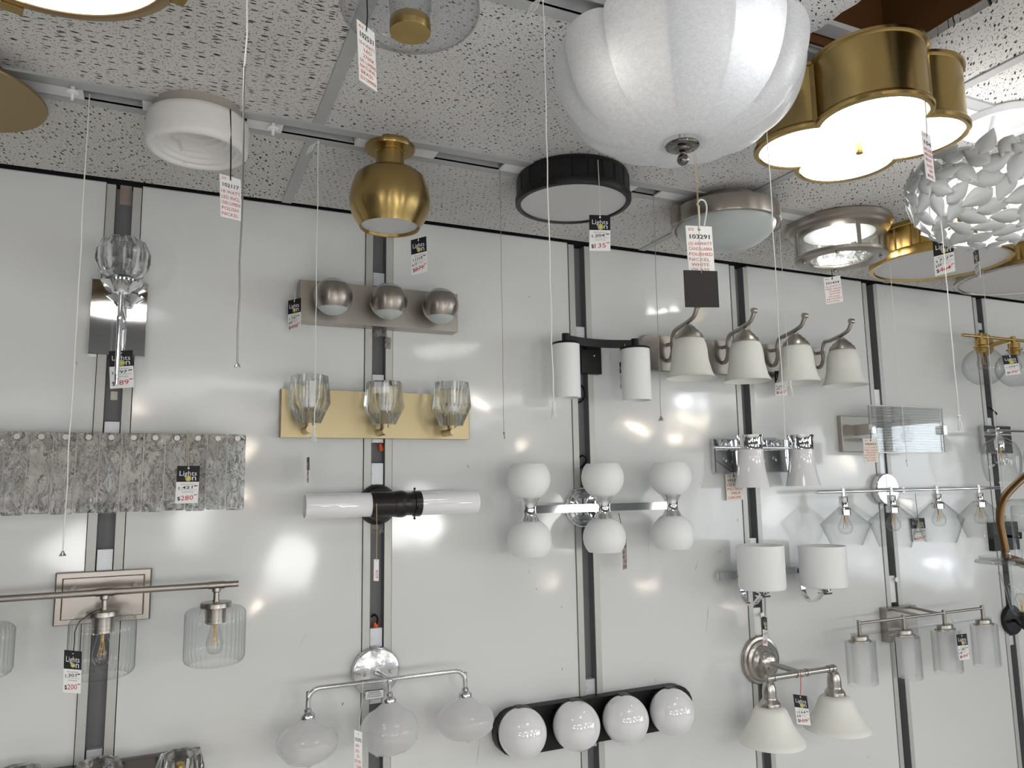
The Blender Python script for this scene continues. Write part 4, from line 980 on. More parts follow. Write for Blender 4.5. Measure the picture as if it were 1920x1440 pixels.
# --- black four globe light ---------------------------------------------------------------
P0 = W(1115, 1353)
t = wfix('four_globe_light', 'black rounded bar light carrying four glossy white glass globes', P0)
OFF = .035
xa_, xb_ = W(931,1366,OFF).x, W(1300,1328,OFF).x
zt_ = (W(970,1329,OFF).z+W(1245,1290,OFF).z)/2; zb_ = (W(1020,1409,OFF).z+W(1240,1371.5,OFF).z)/2
b = MB(); plate(b, xa_, xb_, zb_, zt_, D, OFF, (zt_-zb_)/2*.98, .0015); b.build('back_plate', M['black'], t, 30)
for px, py, r in ((980,1374.5,45.5),(1081,1361,44.6),(1173,1349,43.4),(1260.7,1334.5,42)):
    c0 = W(px, py, OFF+.060); R = r/scl(c0)
    b = MB(); b.sphere(c0, R, 48, 26, OUT); b.build('glass_globe', M['opal'], t, 60)
    b = MB(); b.lathe([(0,0),(R*.70,0),(R*.74,.004),(R*.74,.018),(0,.018)], (c0.x, D-OFF, c0.z), OUT, 48); b.build('globe_cup', M['black'], t)
    for a0, a1 in ((1.75,.55),(-1.75,-1.15)):
        b = MB(); rr_ = R*1.0; yy = c0.y+R*.22
        b.strip([(c0.x+rr_*math.cos(a0+(a1-a0)*q/10), yy, c0.z+rr_*math.sin(a0+(a1-a0)*q/10)) for q in range(11)], OUT, R*.42, .003); b.build('globe_clip', M['black'], t, 60)

# --- nickel four bell light -------------------------------------------------------------------
P0 = W(1375, 668)
t = wfix('four_bell_light', 'satin nickel bar light with four linen-white bell shades on upswept scroll arms', P0)
OFF = .020
xa_, xb_ = W(1199,665,OFF).x, W(1552,690,OFF).x
zt_ = (W(1235,631,OFF).z+W(1530,651,OFF).z)/2; zb_ = (W(1230,698,OFF).z+W(1500,706,OFF).z)/2
b = MB(); plate(b, xa_, xb_, zb_, zt_, D, OFF, .035, .004); b.build('back_plate', M['champagne'], t, 30)
PX = [(1250,1294,611,634,713,46,646),(1351,1400,619,641,719,44,651),(1446,1494.5,627,648,722,42.3,657),(1535,1581,636,656,727,41,662)]
offs = []
for gx, bx, ct, gt, gb, gr, pz in PX:
    xx = W(gx, pz, OFF).x; e = Xp(bx, (gt+gb)/2, xx); offs.append(D-e.y)
AO = sum(offs)/4
xx_ = [(W(bx, 680, AO).x) for gx, bx, *_ in PX]
for i, (gx, bx, ct, gt, gb, gr, pz) in enumerate(PX):
    xx = xx_[i]; ya = D-AO; k = scl((xx,ya,ZC+.4)); zt_ = zat(xx,ya,gt); zg = zat(xx,ya,gb-4); zc1 = zat(xx,ya,ct); R = gr/k; hh = zt_-zg
    b = MB(); b.lathe(sm([(.011,zt_+.001),(R*.52,zt_-.001),(R*.63,zt_-hh*.10),(R*.70,zt_-hh*.27),(R*.73,zt_-hh*.48),(R*.765,zt_-hh*.68),(R*.83,zt_-hh*.84),(R*.93,zg+hh*.05),(R*1.0,zg)],3)+[(R*.97,zg),(R*.84,zt_-hh*.83),(R*.70,zt_-hh*.45)], (xx,ya,0), UPV, 52); b.build('bell_shade', M['linen'], t, 60)
    b = MB(); hc = zc1-zt_; b.lathe([(0,zc1+.005),(R*.13,zc1+.005),(R*.15,zc1+.002),(R*.15,zc1-.001),(R*.22,zc1-hc*.06),(R*.31,zc1-hc*.28),(R*.33,zc1-hc*.38),(R*.39,zc1-hc*.40),(R*.45,zc1-hc*.62),(R*.46,zc1-hc*.68),(R*.52,zc1-hc*.70),(R*.57,zc1-hc*.95),(R*.57,zt_-.002),(0,zt_-.002)], (xx,ya,0), UPV, 40); b.build('shade_cap', M['champagne'], t)
    sy = lambda f: D-OFF-(AO-OFF)*f
    zp = zat(xx, D-.03, pz)
    dz = .001
    path = smooth_path([(xx, sy(.04), zp-.052),(xx, sy(.15), zp-.047),(xx, sy(.25), zp-.024),(xx, sy(.24), zp+.004),(xx, sy(.34), zp+.034),(xx, sy(.58), zc1+.004),(xx, sy(1.0), zc1+.014),(xx, sy(1.27), zc1+.026),(xx, sy(1.42), zc1+.054)], 6)
    b = MB(); b.tube(path, .0068, 12); e = path[-1]; b.lathe([(0,-.008),(.0085,-.008),(.0092,0),(.0085,.008),(0,.008)], e, XV, 18); b.build('scroll_arm', M['champagne'], t)
    b = MB(); b.tube([(xx,D-OFF,zp),(xx,sy(.33),zp)], .006, 12); b.build('peg', M['champagne'], t)

# --- chrome two tumbler light ----------------------------------------------------------------------
P0 = W(1406, 855)
t = wfix('two_tumbler_light', 'chrome square-plated light with two flared glossy white tumbler shades', P0)
OFF = .020
b, q = plq([(1341,823),(1478,824.5),(1478,886),(1342,886)], OFF, OFF, bev=.003); b.build('back_plate', M['chrome'], t, 20)
b = MB()
for px in (1360, 1457): 
    c0 = W(px, 833, OFF); b.sphere((c0.x, D-OFF, c0.z), .014, 20, 12)
b.each('dome_stud', M['chrome'], t)
AO = .085; ya = D-AO
xs_ = [W(px,860,AO).x for px in (1407.5,1503)]; zbar = W(1440,839.5,AO).z
b = MB(); b.tube([(W(1340,840,AO).x,ya,zbar),(W(1522,840,AO).x,ya,zbar)], .0042, 12); b.build('bar', M['chrome'], t)
b = MB()
for px in (1360, 1457): c0 = W(px,835,OFF); b.tube([(c0.x,D-OFF,zbar),(c0.x+.0,ya,zbar)], .0045, 10)
b.each('arm', M['chrome'], t)
for i, xx in enumerate(xs_):
    k = scl((xx,ya,ZC)); f = (1, .97)[i]; z0, z1, z2 = zat(xx,ya,816), zat(xx,ya,843), zat(xx,ya,(914,911)[i]); r0 = 26*f/k
    b = MB(); b.lathe([(r0*.98,z0),(r0*.90,z0-.012),(r0*.90,z1+.004),(r0*.92,z1),(0,z1)], (xx,ya,0), UPV, 40); b.build('collar', M['chrome'], t)
    b = MB(); b.lathe(sm([(r0*.90,z1),(r0*.93,z1-(z1-z2)*.3),(r0*1.05,z1-(z1-z2)*.65),(r0*1.25,z2)],4)+[(r0*1.2,z2),(r0*.85,z1-(z1-z2)*.3)], (xx,ya,0), UPV, 48); b.build('glass_tumbler', M['opal'], t, 50)

# --- chrome two drum light with hooked arms -------------------------------------------------------------
P0 = W(1430, 1077)
t = wfix('two_drum_light', 'chrome light with two matte white glass drums standing on hooked flat arms', P0)
OFF = .024
x0, x1 = W(1349,1079,OFF).x, W(1512,1072,OFF).x; z0, z1 = W(1360,1087,OFF).z, W(1360,1073,OFF).z
b = MB(); plate(b, x0, x1, z0, z1, D, OFF, 0, .001); b.build('back_bar', M['chrome'], t, 20)
AO = .125; ya = D-AO
DX_ = ((1427,1019,1105,43.2,1385),(1543,1020,1100,42.6,1497))
for i, (px, pt, pb, rp, hx) in enumerate(DX_):
    xx = W(px, 1062, AO).x; k = scl((xx,ya,ZC-.3)); R = rp/k; z2, z3 = zat(xx,ya,pt+3), zat(xx,ya,pb)
    b = MB(); b.lathe([(0,z3),(R*.90,z3),(R*.97,z3+.003),(R,z3+.010),(R,z2),(R*.955,z2),(R*.955,z2-.02),(0,z2-.03)], (xx,ya,0), UPV, 56); b.build('glass_drum', M['opalmatte'], t, 40)
    zb_ = (z0+z1)/2
    path = [tuple(p) for p in smooth_path([(xx,D-OFF-.003,zb_+.006),(xx,D-.030,zb_-.010),(xx,D-.031,z3-.012),(xx,D-.040,z3-.040),(xx,D-.062,z3-.054),(xx,D-.090,z3-.046),(xx,ya+.014,z3-.026),(xx,ya,z3-.016)],5)]
    b = MB(); b.strip(path, XV, .017, .006); b.build('hook_arm', M['chrome'], t, 40)
    b = MB(); b.lathe([(0,z3-.018),(.012,z3-.018),(.012,z3-.010),(.020,z3-.010),(.020,z3),(0,z3)], (xx,ya,0), UPV, 28); b.box((xx,ya,z3-.020), (.032,.032,.005)); b.build('seat', M['chrome'], t)

# --- nickel two bell sconce ----------------------------------------------------------------------------------
P0 = W(1432, 1240)
t = wfix('two_bell_light', 'brushed nickel light with a stepped round plate and two hanging ivory glass bells', P0)
b, Pd, R = disc(1432, 1239, 44, [(0,.002),(1,.002),(1.0,.008),(.96,.012),(.86,.014),(.82,.020),(.70,.024),(.66,.030),(.50,.038),(.46,.046),(.30,.056),(0,.060)]); b.build('back_plate', M['nickel'], t)
AO = .130; ya = D-AO
xa_, xb_ = W(1441,1275,AO).x, W(1562,1251,AO).x; zb_ = (W(1447,1273,AO).z+W(1562,1251,AO).z)/2
b = MB(); c0 = Vector((Pd.x,D-.055,Pd.z-.002)); xm = (xa_+xb_)/2; b.tube([c0,(xm,ya,zb_)], .0085, 16); b.sphere((xm,ya,zb_), .0125, 18, 10); b.build('stem', M['nickel'], t)
b = MB(); b.tube([(xa_,ya,zb_),(xb_,ya,zb_)], .0095, 20)
for f in (.02,.08,.42,.58,.92,.98): xx = xa_+(xb_-xa_)*f; b.tube([(xx-.003,ya,zb_),(xx+.003,ya,zb_)], .0118, 20)
b.sphere((xa_,ya,zb_), .0125, 16, 10); b.sphere((xb_,ya,zb_), .0125, 16, 10); b.build('bar', M['nickel'], t)
for xx, s0, s1, gb, gr in ((xa_,1278,1324,1392,60),(xb_,1256,1303,1366,59)):
    k = scl((xx,ya,zb_)); z1, z2 = zat(xx,ya,s1), zat(xx,ya,gb); R = gr/k; zt_ = zb_-.012; hh = zt_-z1
    b = MB(); b.lathe(sm([(.006,zt_+.004),(.015,zt_),(.0205,zt_-hh*.25),(.0215,zt_-hh*.5),(.022,zt_-hh*.68),(.030,zt_-hh*.83),(.0315,zt_-hh*.93),(.029,z1),(0,z1)],3), (xx,ya,0), UPV, 36); b.build('socket', M['nickel'], t)
    g = z1-z2; b = MB(); b.lathe(sm([(.025,z1+.002),(R*.46,z1-g*.06),(R*.56,z1-g*.25),(R*.67,z1-g*.5),(R*.84,z1-g*.75),(R*.97,z1-g*.90),(R,z2)],4)+[(R*.97,z2-.001),(R*.8,z1-g*.72),(R*.5,z1-g*.2)], (xx,ya,0), UPV, 56); b.build('bell_shade', M['opalwarm'], t, 60)
M['reedsolid'] = solid_glass('reeded_solid_glass', (.97,.98,.98), 0, 1.5, clear=.55)
# --- nickel sconce with a reeded glass panel -------------------------------------------------
P0 = W(1606, 812)
t = wfix('reeded_panel_sconce', 'satin nickel square-plated sconce with a broad sheet of reeded glass in front', P0)
b, q = plq([(1577,780),(1640,781),(1640,847),(1582,847)], .020, .020, bev=.002); b.build('back_plate', M['champagne'], t, 20)
AO = .10; x0, x1 = W(1632,800,AO).x, W(1768,800,AO).x; z1, z0 = (W(1632,760,AO).z+W(1766,765,AO).z)/2, (W(1634,849,AO).z+W(1770,848,AO).z)/2
n = 17; b = MB(); vs = []; fs = []
for i in range(n*4+1):
    z = z0+(z1-z0)*i/(n*4); dy = .0065*abs(math.sin(PI*i/4))
    vs += [(x0,D-AO-dy,z),(x1,D-AO-dy,z)]
for i in range(n*4): fs.append((i*2,i*2+1,i*2+3,i*2+2))
nv = len(vs); yb_ = D-AO+.006
vs += [(x0,yb_,z0),(x1,yb_,z0),(x0,yb_,z1),(x1,yb_,z1)]
fs += [(nv+1,nv,nv+2,nv+3), (0,nv,nv+1,1), (nv-2,nv-1,nv+3,nv+2), tuple(range(0,nv,2))+(nv+2,nv), tuple(range(nv-1,0,-2))+(nv+1,nv+3)]
b.add(vs, fs); b.build('reeded_glass', M['reedsolid'], t, 50)
b = MB()
for (a, c_) in (((x0,D-AO,z0),(x0,D-AO,z1)),((x1,D-AO,z0),(x1,D-AO,z1)),((x0,D-AO,z0),(x1,D-AO,z0)),((x0,D-AO,z1),(x1,D-AO,z1))): b.tube([a,c_], .0022, 6)
b.build('glass_edge', M['nickel_h'], t)
zm = W(1610,806,.05).z; b = MB(); xq = W(1590,806,.03).x; b.box(((xq+x0)/2+.01, D-.028, zm), (x0-xq+.03,.016,.038)); b.box((x0+.003, D-.062, zm), (.006,.084,.038)); b.build('arm', M['champagne'], t, 20)
b = MB(); b.box((x0+.004, D-AO-.004, zm), (.016,.014,.032)); b.box((x1-.004, D-AO-.004, zm), (.016,.014,.032)); b.each('clip', M['chrome'], t, 20)
xm = x0+(x1-x0)*.60; b = MB(); b.lathe([(0,zm-.045),(.018,zm-.045),(.018,zm-.01),(0,zm-.01)], (xm,D-.06,0), UPV, 20); b.box(((xm+x0)/2,D-.055,zm-.035), (xm-x0,.012,.008)); b.build('socket', M['darknickel'], t)
bulb(t, xm, D-.06, zm-.012, .018, True)

# --- chrome bar with four angular clear shades --------------------------------------------------
P0 = W(1666, 916)
t = wfix('angular_glass_bar_light', 'thin chrome bar light with four angular clear glass shades and amber filament bulbs', P0)
b, Pd, R = disc(1662, 917, 29, [(0,.002),(1,.002),(1,.024),(.95,.028),(0,.030)]); b.build('back_plate', M['chrome'], t)
AO = .092; ya = D-AO
zb_ = (W(1540,924.5,AO).z+W(1700,918.5,AO).z+W(1870,913,AO).z)/3; x0, x1 = W(1531,925,AO).x, W(1876,913,AO).x
b = MB(); b.tube([(x0,ya,zb_),(x1,ya,zb_)], .0058, 16); b.build('bar', M['chrome'], t)
b = MB(); b.tube([(Pd.x,D-.028,zb_),(Pd.x,ya,zb_)], .008, 14); b.build('arm', M['chrome'], t)
AS = ((1583,953,983,1022,44.5),(1673.5,949,976,1026,43.5),(1759.5,942,972,1017,42),(1838.5,939,968,1009,40.5))
for px, zt0, zs0, zg0, gr in AS:
    xx = W(px, 960, AO).x; k = scl((xx,ya,ZC-.1)); R = gr/k
    z0, z1, z2 = zat(xx,ya,zt0), zat(xx,ya,zs0), zat(xx,ya,zg0)
    b = MB(); b.lathe([(0,zb_+.012),(.0065,zb_+.012),(.0065,zb_-.016),(.0145,zb_-.017),(.0155,zb_-.020),(.0145,zb_-.022),(.0145,z0+.006),(.021,z0+.001),(.022,z0-.003),(.0205,z0-.005),(.0205,z0-.022),(0,z0-.022)], (xx,ya,0), UPV, 30); b.build('socket', M['chrome'], t)
    b = MB(); b.lathe([(.0215,z0),(R,z1),(R*.62,z2)], (xx,ya,0), UPV, 56); b.build('glass_shade', M['glass'], t, 20)
    bulb(t, xx, ya, z0-.016, .024)

# --- nickel bar with four double glass cylinders ---------------------------------------------------
P0 = W(1692, 1170)
t = wfix('double_cylinder_bar_light', 'brushed nickel bar light with four frosted cylinders inside clear oval glass sleeves', P0)
b, q = plq([(1664,1141),(1718,1134),(1719,1198),(1667,1206)], .030, .030, bev=.001); b.build('back_plate', M['darknickel'], t, 20)
AO = .135; ya = D-AO
PXS = (1612.5,1697,1774,1847)
xs_ = [W(px, 1200, AO).x for px in PXS]
zb_ = (W(1611,1165,AO).z+W(1694,1158,AO).z+W(1770,1150,AO).z+W(1843,1142.5,AO).z)/4
b = MB(); b.tube([(xs_[0],ya,zb_),(xs_[3],ya,zb_)], .0048, 14); b.build('bar', M['darknickel'], t)
b = MB(); zs_ = zb_-.034
b.box(((xs_[0]+xs_[3])/2, ya, zs_), (xs_[3]-xs_[0]+.055, .030, .004)); b.build('glass_strip', M['glassrib'], t, 0)
b = MB()
for px in (1674, 1708): c0 = W(px, 1146, .03); b.tube([(c0.x,D-.028,zb_+.008),(c0.x+.004,ya,zb_)], .005, 12)
b.each('arm', M['darknickel'], t)
BT = (1285,1275,1262,1250)
for i, xx in enumerate(xs_):
    k = scl((xx,ya,zb_)); z0 = zs_-.022; z1 = zat(xx,ya,BT[i]-2); R = (33,32.5,32,30)[i]/k
    b = MB(); b.lathe([(0,zb_+.010),(.0065,zb_+.010),(.0065,zs_-.004),(0,zs_-.004)], (xx,ya,0), UPV, 16); b.build('post', M['darknickel'], t)
    b = MB(); b.lathe([(0,zs_-.005),(.031,zs_-.005),(.033,zs_-.007),(.033,zs_-.018),(.043,zs_-.019),(.043,zs_-.023),(0,zs_-.023)], (xx,ya,0), UPV, 36, sy=.62); b.build('oval_cap', M['champagne'], t)
    b = MB(); b.lathe([(.030,z0-.001),(.034,z0-.004),(.034,z1+.006)], (xx,ya,0), UPV, 36, sy=.75); b.build('frosted_cylinder', M['glassfrost'], t, 50)
    b = MB(); b.lathe([(.034,z0),(R,z0-.0005),(R,z1)], (xx,ya,0), UPV, 48, sy=.62); b.build('clear_sleeve', M['glass'], t, 40)

# --- gold globe bar at the right edge ------------------------------------------------------------------
P0 = W(1848, 642)
t = wfix('gold_globe_bar_light', 'satin gold bar light with clear glass globes at the right edge', P0)
b, Pd, R = disc(1851, 645, 21, [(0,.002),(1,.002),(1,.016),(.94,.020),(0,.022)]); b.build('back_plate', M['goldrich'], t)
b = MB()
AO = .105; ya = D-AO; x0, x1 = W(1805,631,AO).x, W(1990,640,AO).x; zb_ = (W(1810,631.5,AO).z+W(1915,636,AO).z)/2
b.tube([(x0,ya,zb_),(x1,ya,zb_)], .0062, 14); b.build('bar', M['goldrich'], t)
b = MB(); b.tube([(Pd.x,D-.02,Pd.z-.01),(Pd.x+.01,ya,zb_)], .009, 12); b.build('arm', M['goldrich'], t)
xs_ = [W(1841,660,AO).x, W(1902,660,AO).x]; xs_.append(2*xs_[1]-xs_[0])
for xx in xs_:
    b = MB(); b.lathe([(0,zb_+.014),(.009,zb_+.014),(.009,zb_-.014),(.021,zb_-.015),(.021,zb_-.034),(.029,zb_-.040),(.029,zb_-.044),(.019,zb_-.047),(.019,zb_-.064),(0,zb_-.064)], (xx,ya,0), UPV, 28); b.build('socket', M['goldrich'], t)
    R = .074; b = MB(); b.sphere((xx,ya,zb_-.050-R*.94), R, 44, 24, (0,0,-1), .0, PI-.38); b.build('glass_globe', M['glass'], t, 60)
    bulb(t, xx, ya, zb_-.060, .022)

# --- chrome tulip glass light -------------------------------------------------------------------------------
P0 = W(1866, 824)
t = wfix('tulip_glass_light', 'chrome square-plated light with a clear tulip glass shade, cut off by the right edge', P0)
b, q = plq([(1848,798),(1895,799),(1895,850),(1850,850)], .024, .024, bev=.002); b.build('back_plate', M['chrome'], t, 20)
AO = .110; ya = D-AO; zb_ = W(1885,808,AO).z
b = MB(); b.tube([(W(1853,809,AO).x,ya,zb_),(W(2010,812,AO).x,ya,zb_)], .005, 12); b.build('bar', M['chrome'], t)
b = MB(); b.tube([(W(1872,812,.03).x,D-.022,zb_),(W(1880,810,AO).x,ya,zb_)], .007, 10); b.build('arm', M['chrome'], t)
for px in (1876, 1957):
    xx = W(px, 850, AO).x; z0 = zb_-.012
    b = MB(); b.lathe([(0,zb_+.012),(.005,zb_+.012),(.0055,z0-.002),(.012,z0-.012),(.019,z0-.028),(.017,z0-.032),(.017,z0-.055),(0,z0-.055)], (xx,ya,0), UPV, 24); b.build('socket', M['chrome'], t)
    k = scl((xx,ya,ZC)); zg = zat(xx,ya,902); hh = z0-.014-zg; R = 33/k
    b = MB(); b.lathe(sm([(.012,z0-.012),(R*.45,z0-.022),(R*.80,z0-.04),(R*.98,z0-.075),(R,z0-.105),(R*.92,zg+.03),(R*.78,zg)],4), (xx,ya,0), UPV, 48); b.build('glass_shade', M['glass'], t, 60)
    bulb(t, xx, ya, z0-.048, .024)

# --- black sconces at the right edge -----------------------------------------------------------------------------
P0 = W(1900, 1165)
t = wfix('black_round_sconce', 'black round-plated sconce with a clear glass bell at the right edge', P0)
b, Pd, R = disc(1903, 1163, 27, [(0,.002),(1,.002),(1,.014),(.93,.018),(0,.020)]); b.build('back_plate', M['black'], t)
AO = .10; ya = D-AO; xx = W(1915, 1130, AO).x; z0 = zat(xx,ya,1158)
b = MB(); b.tube([(Pd.x,D-.02,Pd.z),(xx,ya,Pd.z-.01),(xx,ya,z0)], .006, 10); b.lathe([(0,-.01),(.016,-.01),(.018,.02),(0,.022)], (xx,ya,z0), UPV, 20); b.build('arm', M['black'], t)
b = MB(); b.lathe(sm([(.018,z0+.004),(.034,z0+.018),(.042,z0+.06),(.050,z0+.11),(.068,z0+.165)],4), (xx,ya,0), UPV, 40); b.build('glass_shade', M['glass'], t, 60)
bulb(t, xx, ya, z0+.02, .020, True)
P0 = W(1886, 1005)
t = wfix('black_square_sconce', 'black square-plated sconce half hidden behind the brass chandelier arm', P0)
b, q = plq([(1866,979),(1908,979),(1908,1032),(1866,1032)], .024, .024, bev=.001); b.build('back_plate', M['black'], t, 20)
AO = .10; ya = D-AO; xx = W(1910, 970, AO).x; zz_ = W(1890,1005,.03).z
b = MB(); b.tube([(W(1888,1005,.03).x,D-.022,zz_),(xx,ya,zz_),(xx,ya,zz_+.02)], .006, 10); b.build('arm', M['black'], t)
b = MB(); b.sphere((xx,ya,zz_+.085), .065, 36, 20, UPV, .3, PI-.3); b.build('glass_globe', M['glass'], t, 60)

# --- chandelier arm in the foreground --------------------------------------------------------------------------------
YF = .62
c0 = Yp(1882, 1050, YF)
t = thing('chandelier', 'old brass chandelier arm with a clear glass drip dish, close by at the right edge', 'chandelier', (c0.x, c0.y, Yp(1880,1046,YF).z))
path = smooth_path([Yp(2010,800,YF),Yp(1950,868,YF),Yp(1905,908,YF),Yp(1880,938,YF),Yp(1875,975,YF),Yp(1881,1012,YF),Yp(1886,1036,YF)], 6)
b = MB(); b.tube(path, 7.2/scl(c0), 16); b.build('curved_arm', M['bronze'], t)
ze = Yp(1886,1040,YF)
b = MB(); b.lathe([(0,.004),(.006,.004),(.006,-.004),(.028,-.006),(.030,-.003)], (ze.x,ze.y,ze.z), UPV, 36); b.lathe([(.004,-.004),(.033,-.0065),(.035,-.010),(.020,-.011),(.0,-.011)], (ze.x,ze.y,ze.z), UPV, 40); b.build('drip_dish', M['glass'], t)
xg = Yp(1942, 1010, YF); k = scl(xg); b = MB(); b.lathe([(34/k,Yp(1930,948,YF).z),(36/k,Yp(1930,952,YF).z),(36/k,Yp(1930,1060,YF).z),(30/k,Yp(1930,1066,YF).z),(0,Yp(1930,1066,YF).z)], (xg.x,xg.y,0), UPV, 40); b.build('glass_cup', M['glassrib'], t)
b = MB(); b.tube([(xg.x,xg.y,Yp(1930,1066,YF).z-.004),(xg.x,xg.y,Yp(1930,1030,YF).z)], .006, 10); b.tube([(ze.x,ze.y,ze.z-.002),(xg.x,xg.y,Yp(1930,1064,YF).z)], .004, 8)
b.tube([(path[0].x,path[0].y,path[0].z),(path[0].x+.04,path[0].y,path[0].z+.04),(path[0].x+.05,path[0].y,path[0].z+.15),(path[0].x+.05,path[0].y,ZCEIL)], .006, 10); b.build('frame', M['bronze'], t)
# ================================================================== price tags and pull strings
_TX = {}
def text_mesh(s):
    if s in _TX: return _TX[s]
    cu = bpy.data.curves.new('txt', 'FONT'); cu.body = s; cu.size = 1.0; cu.resolution_u = 2
    ob = bpy.data.objects.new('txt', cu); me = ob.to_mesh()
    v = [(p.co.x, p.co.y) for p in me.vertices]; f = [list(p.vertices) for p in me.polygons]
    ob.to_mesh_clear(); bpy.data.objects.remove(ob); bpy.data.curves.remove(cu)
    _TX[s] = (v, f); return _TX[s]
class Card:
    def __init__(s, tl, tr, bl):
        s.o = tl; s.u = tr-tl; s.v = bl-tl; s.n = s.v.cross(s.u).normalized()
        if s.n.dot(Vector((0,0,ZC))-tl) < 0: s.n = -s.n
        s.lw = MB(); s.mats = []
    def p(s, u, v, d=0.0): return s.o + s.u*u + s.v*v + s.n*d
    def mi(s, m):
        if m not in s.mats: s.mats.append(m)
        return s.mats.index(m)
    def text(s, t, u0, u1, vb, vh, mat, slant=0.0, bold=0):
        v, f = text_mesh(t)
        if not v: return
        x0 = min(a for a, b in v); x1 = max(a for a, b in v); s.lw.cur = s.mi(mat)
        for k in range(1+bold):
            P = [s.p(u0+(u1-u0)*(a-x0)/(x1-x0)+.007*k, vb-vh*b/.70+slant*(a-x0)/(x1-x0)+.002*k, .0009+.0001*k) for a, b in v]
            s.lw.add(P, f)
    def bar(s, u0, v0, u1, v1, w, mat):
        s.lw.cur = s.mi(mat); s.lw.add([s.p(u0,v0-w,.0011), s.p(u1,v1-w,.0011), s.p(u1,v1+w,.0011), s.p(u0,v0+w,.0011)], [(0,1,2,3)])
    def dot(s, u, v, ru, mat, d=.0010, n=18):
        ratio = s.u.length/s.v.length; s.lw.cur = s.mi(mat)
        s.lw.add([s.p(u+ru*math.cos(2*PI*i/n), v+ru*ratio*math.sin(2*PI*i/n), d) for i in range(n)], [tuple(range(n))])
def make_card(name, label, tl, tr, bl, yl, yr, mats, split, hang, cordmat, cr, group):
    A, B, C_ = Yp(*tl, yl), Yp(*tr, yr), Yp(*bl, yl); c = Card(A, B, C_)
    t = thing(name, label, 'price tag', c.p(.5,.5), group)
    b = MB(); th = .0006
    for i, (v0, v1) in enumerate(split):
        b.cur = i; q = [c.p(0,v0), c.p(1,v0), c.p(1,v1), c.p(0,v1)]; P = [x+c.n*th for x in q]+[x-c.n*th for x in q]
        b.add(P, [(0,1,2,3),(7,6,5,4),(0,4,5,1),(1,5,6,2),(2,6,7,3),(3,7,4,0)])
    b.build('card', mats, t, 0)
    if hang:
        hs = [Yp(*hh) for hh in (hang if isinstance(hang, list) else [hang])]; h = hs[-1]; q = c.p(.5, .065, .001); k = MB(); mid = (h+q)/2+Vector((.001,0,-.001)); k.tube(hs+[mid, q, c.p(.5,.055,-.001)], cr, 6); k.build('cord', cordmat, t)
    return t, c
def finish(t, c):
    if c.lw.f: c.lw.build('lettering', [M[m] for m in c.mats], t, 0)
def shop_tag(label, tl, tr, bl, yl, yr, price, our, extra=None, strike=False, hang=None, cordmat=None, cr=.0009, hd=.45, detail=True):
    t, c = make_card('price_tag', label, tl, tr, bl, yl, yr, [M['blackcard'], M['paper']], [(0,hd),(hd,1)], hang, cordmat or M['cordblack'], cr, 'printed price tags with a black header')
    s = hd/.45
    c.dot(.5, .065*s, .045, 'inkwhite')
    c.text('Lights', .12, .88, .275*s, .135*s, 'inkwhite'); c.text('n', .68, .86, .41*s, .16*s, 'inkwhite')
    c.dot(.52, .355*s, .13, 'inkwhite', .0009); c.dot(.52, .355*s, .112, 'blackcard', .0010); c.dot(.52, .355*s, .095, 'inkyellow', .0012)
    w = (1-hd); V = lambda a: hd+w*a
    c.text('REGULAR PRICE', .20, .84, V(.14), .030, 'greytxt'); c.text('$', .09, .17, V(.33), .055, 'inkblack'); c.bar(.10, V(.37), .92, V(.37), .003, 'greytxt')
    c.text(price, .26, .72, V(.33), .075, 'inkblack', -.012, 1); c.bar(.78, V(.20), .94, V(.18), .012, 'inkblack')
    c.text('OUR PRICE', .27, .76, V(.50), .030, 'greytxt'); c.text('$', .08, .21, V(.86), .10, 'inkblack', 0, 1)
    c.text(our, .24, .78, V(.87), .125, 'inkred', -.02); c.bar(.80, V(.62), .96, V(.60), .010, 'inkred')
    if extra: c.text(extra, .05, .34, V(.60), .07, 'inkblack', -.03, 1)
    if strike: c.bar(.20, V(.80), .86, V(.70), .008, 'inkred')
    finish(t, c); return t
M['greytxt'] = princ('grey_print', (.22,.22,.23), .7, spec=.1)
def hand_tag(label, tl, tr, bl, yl, yr, corner, num, lines, hang=None, cordmat=None, cr=.0009, paper='paper', ink='inkred', v0=.21, name='hand_written_tag'):
    t, c = make_card(name, label, tl, tr, bl, yl, yr, [M[paper]], [(0,1)], hang, cordmat or M['cordblack'], cr, 'hand written paper tags')
    c.dot(.5, .075, .05, 'greytrackm')
    if corner: c.text(corner, .07, .30, .10, .055, ink)
    if num: c.text(num, .12, .88, v0+.06, .09, 'inkblack', 0, 1)
    n = len(lines); y0 = v0+.10; dv = (.97-y0)/max(n,1); rr = random.Random(len(label))
    for i, s in enumerate(lines):
        wd = min(.9, .11*len(s)+.12); u0 = rr.uniform(.06, max(.07, .96-wd-.05)) if wd < .7 else .06
        c.text(s, u0, u0+wd, y0+dv*(i+.85), dv*.60, ink, rr.uniform(-.006,.01))
    finish(t, c); return t
M['greytrackm'] = M['slot']
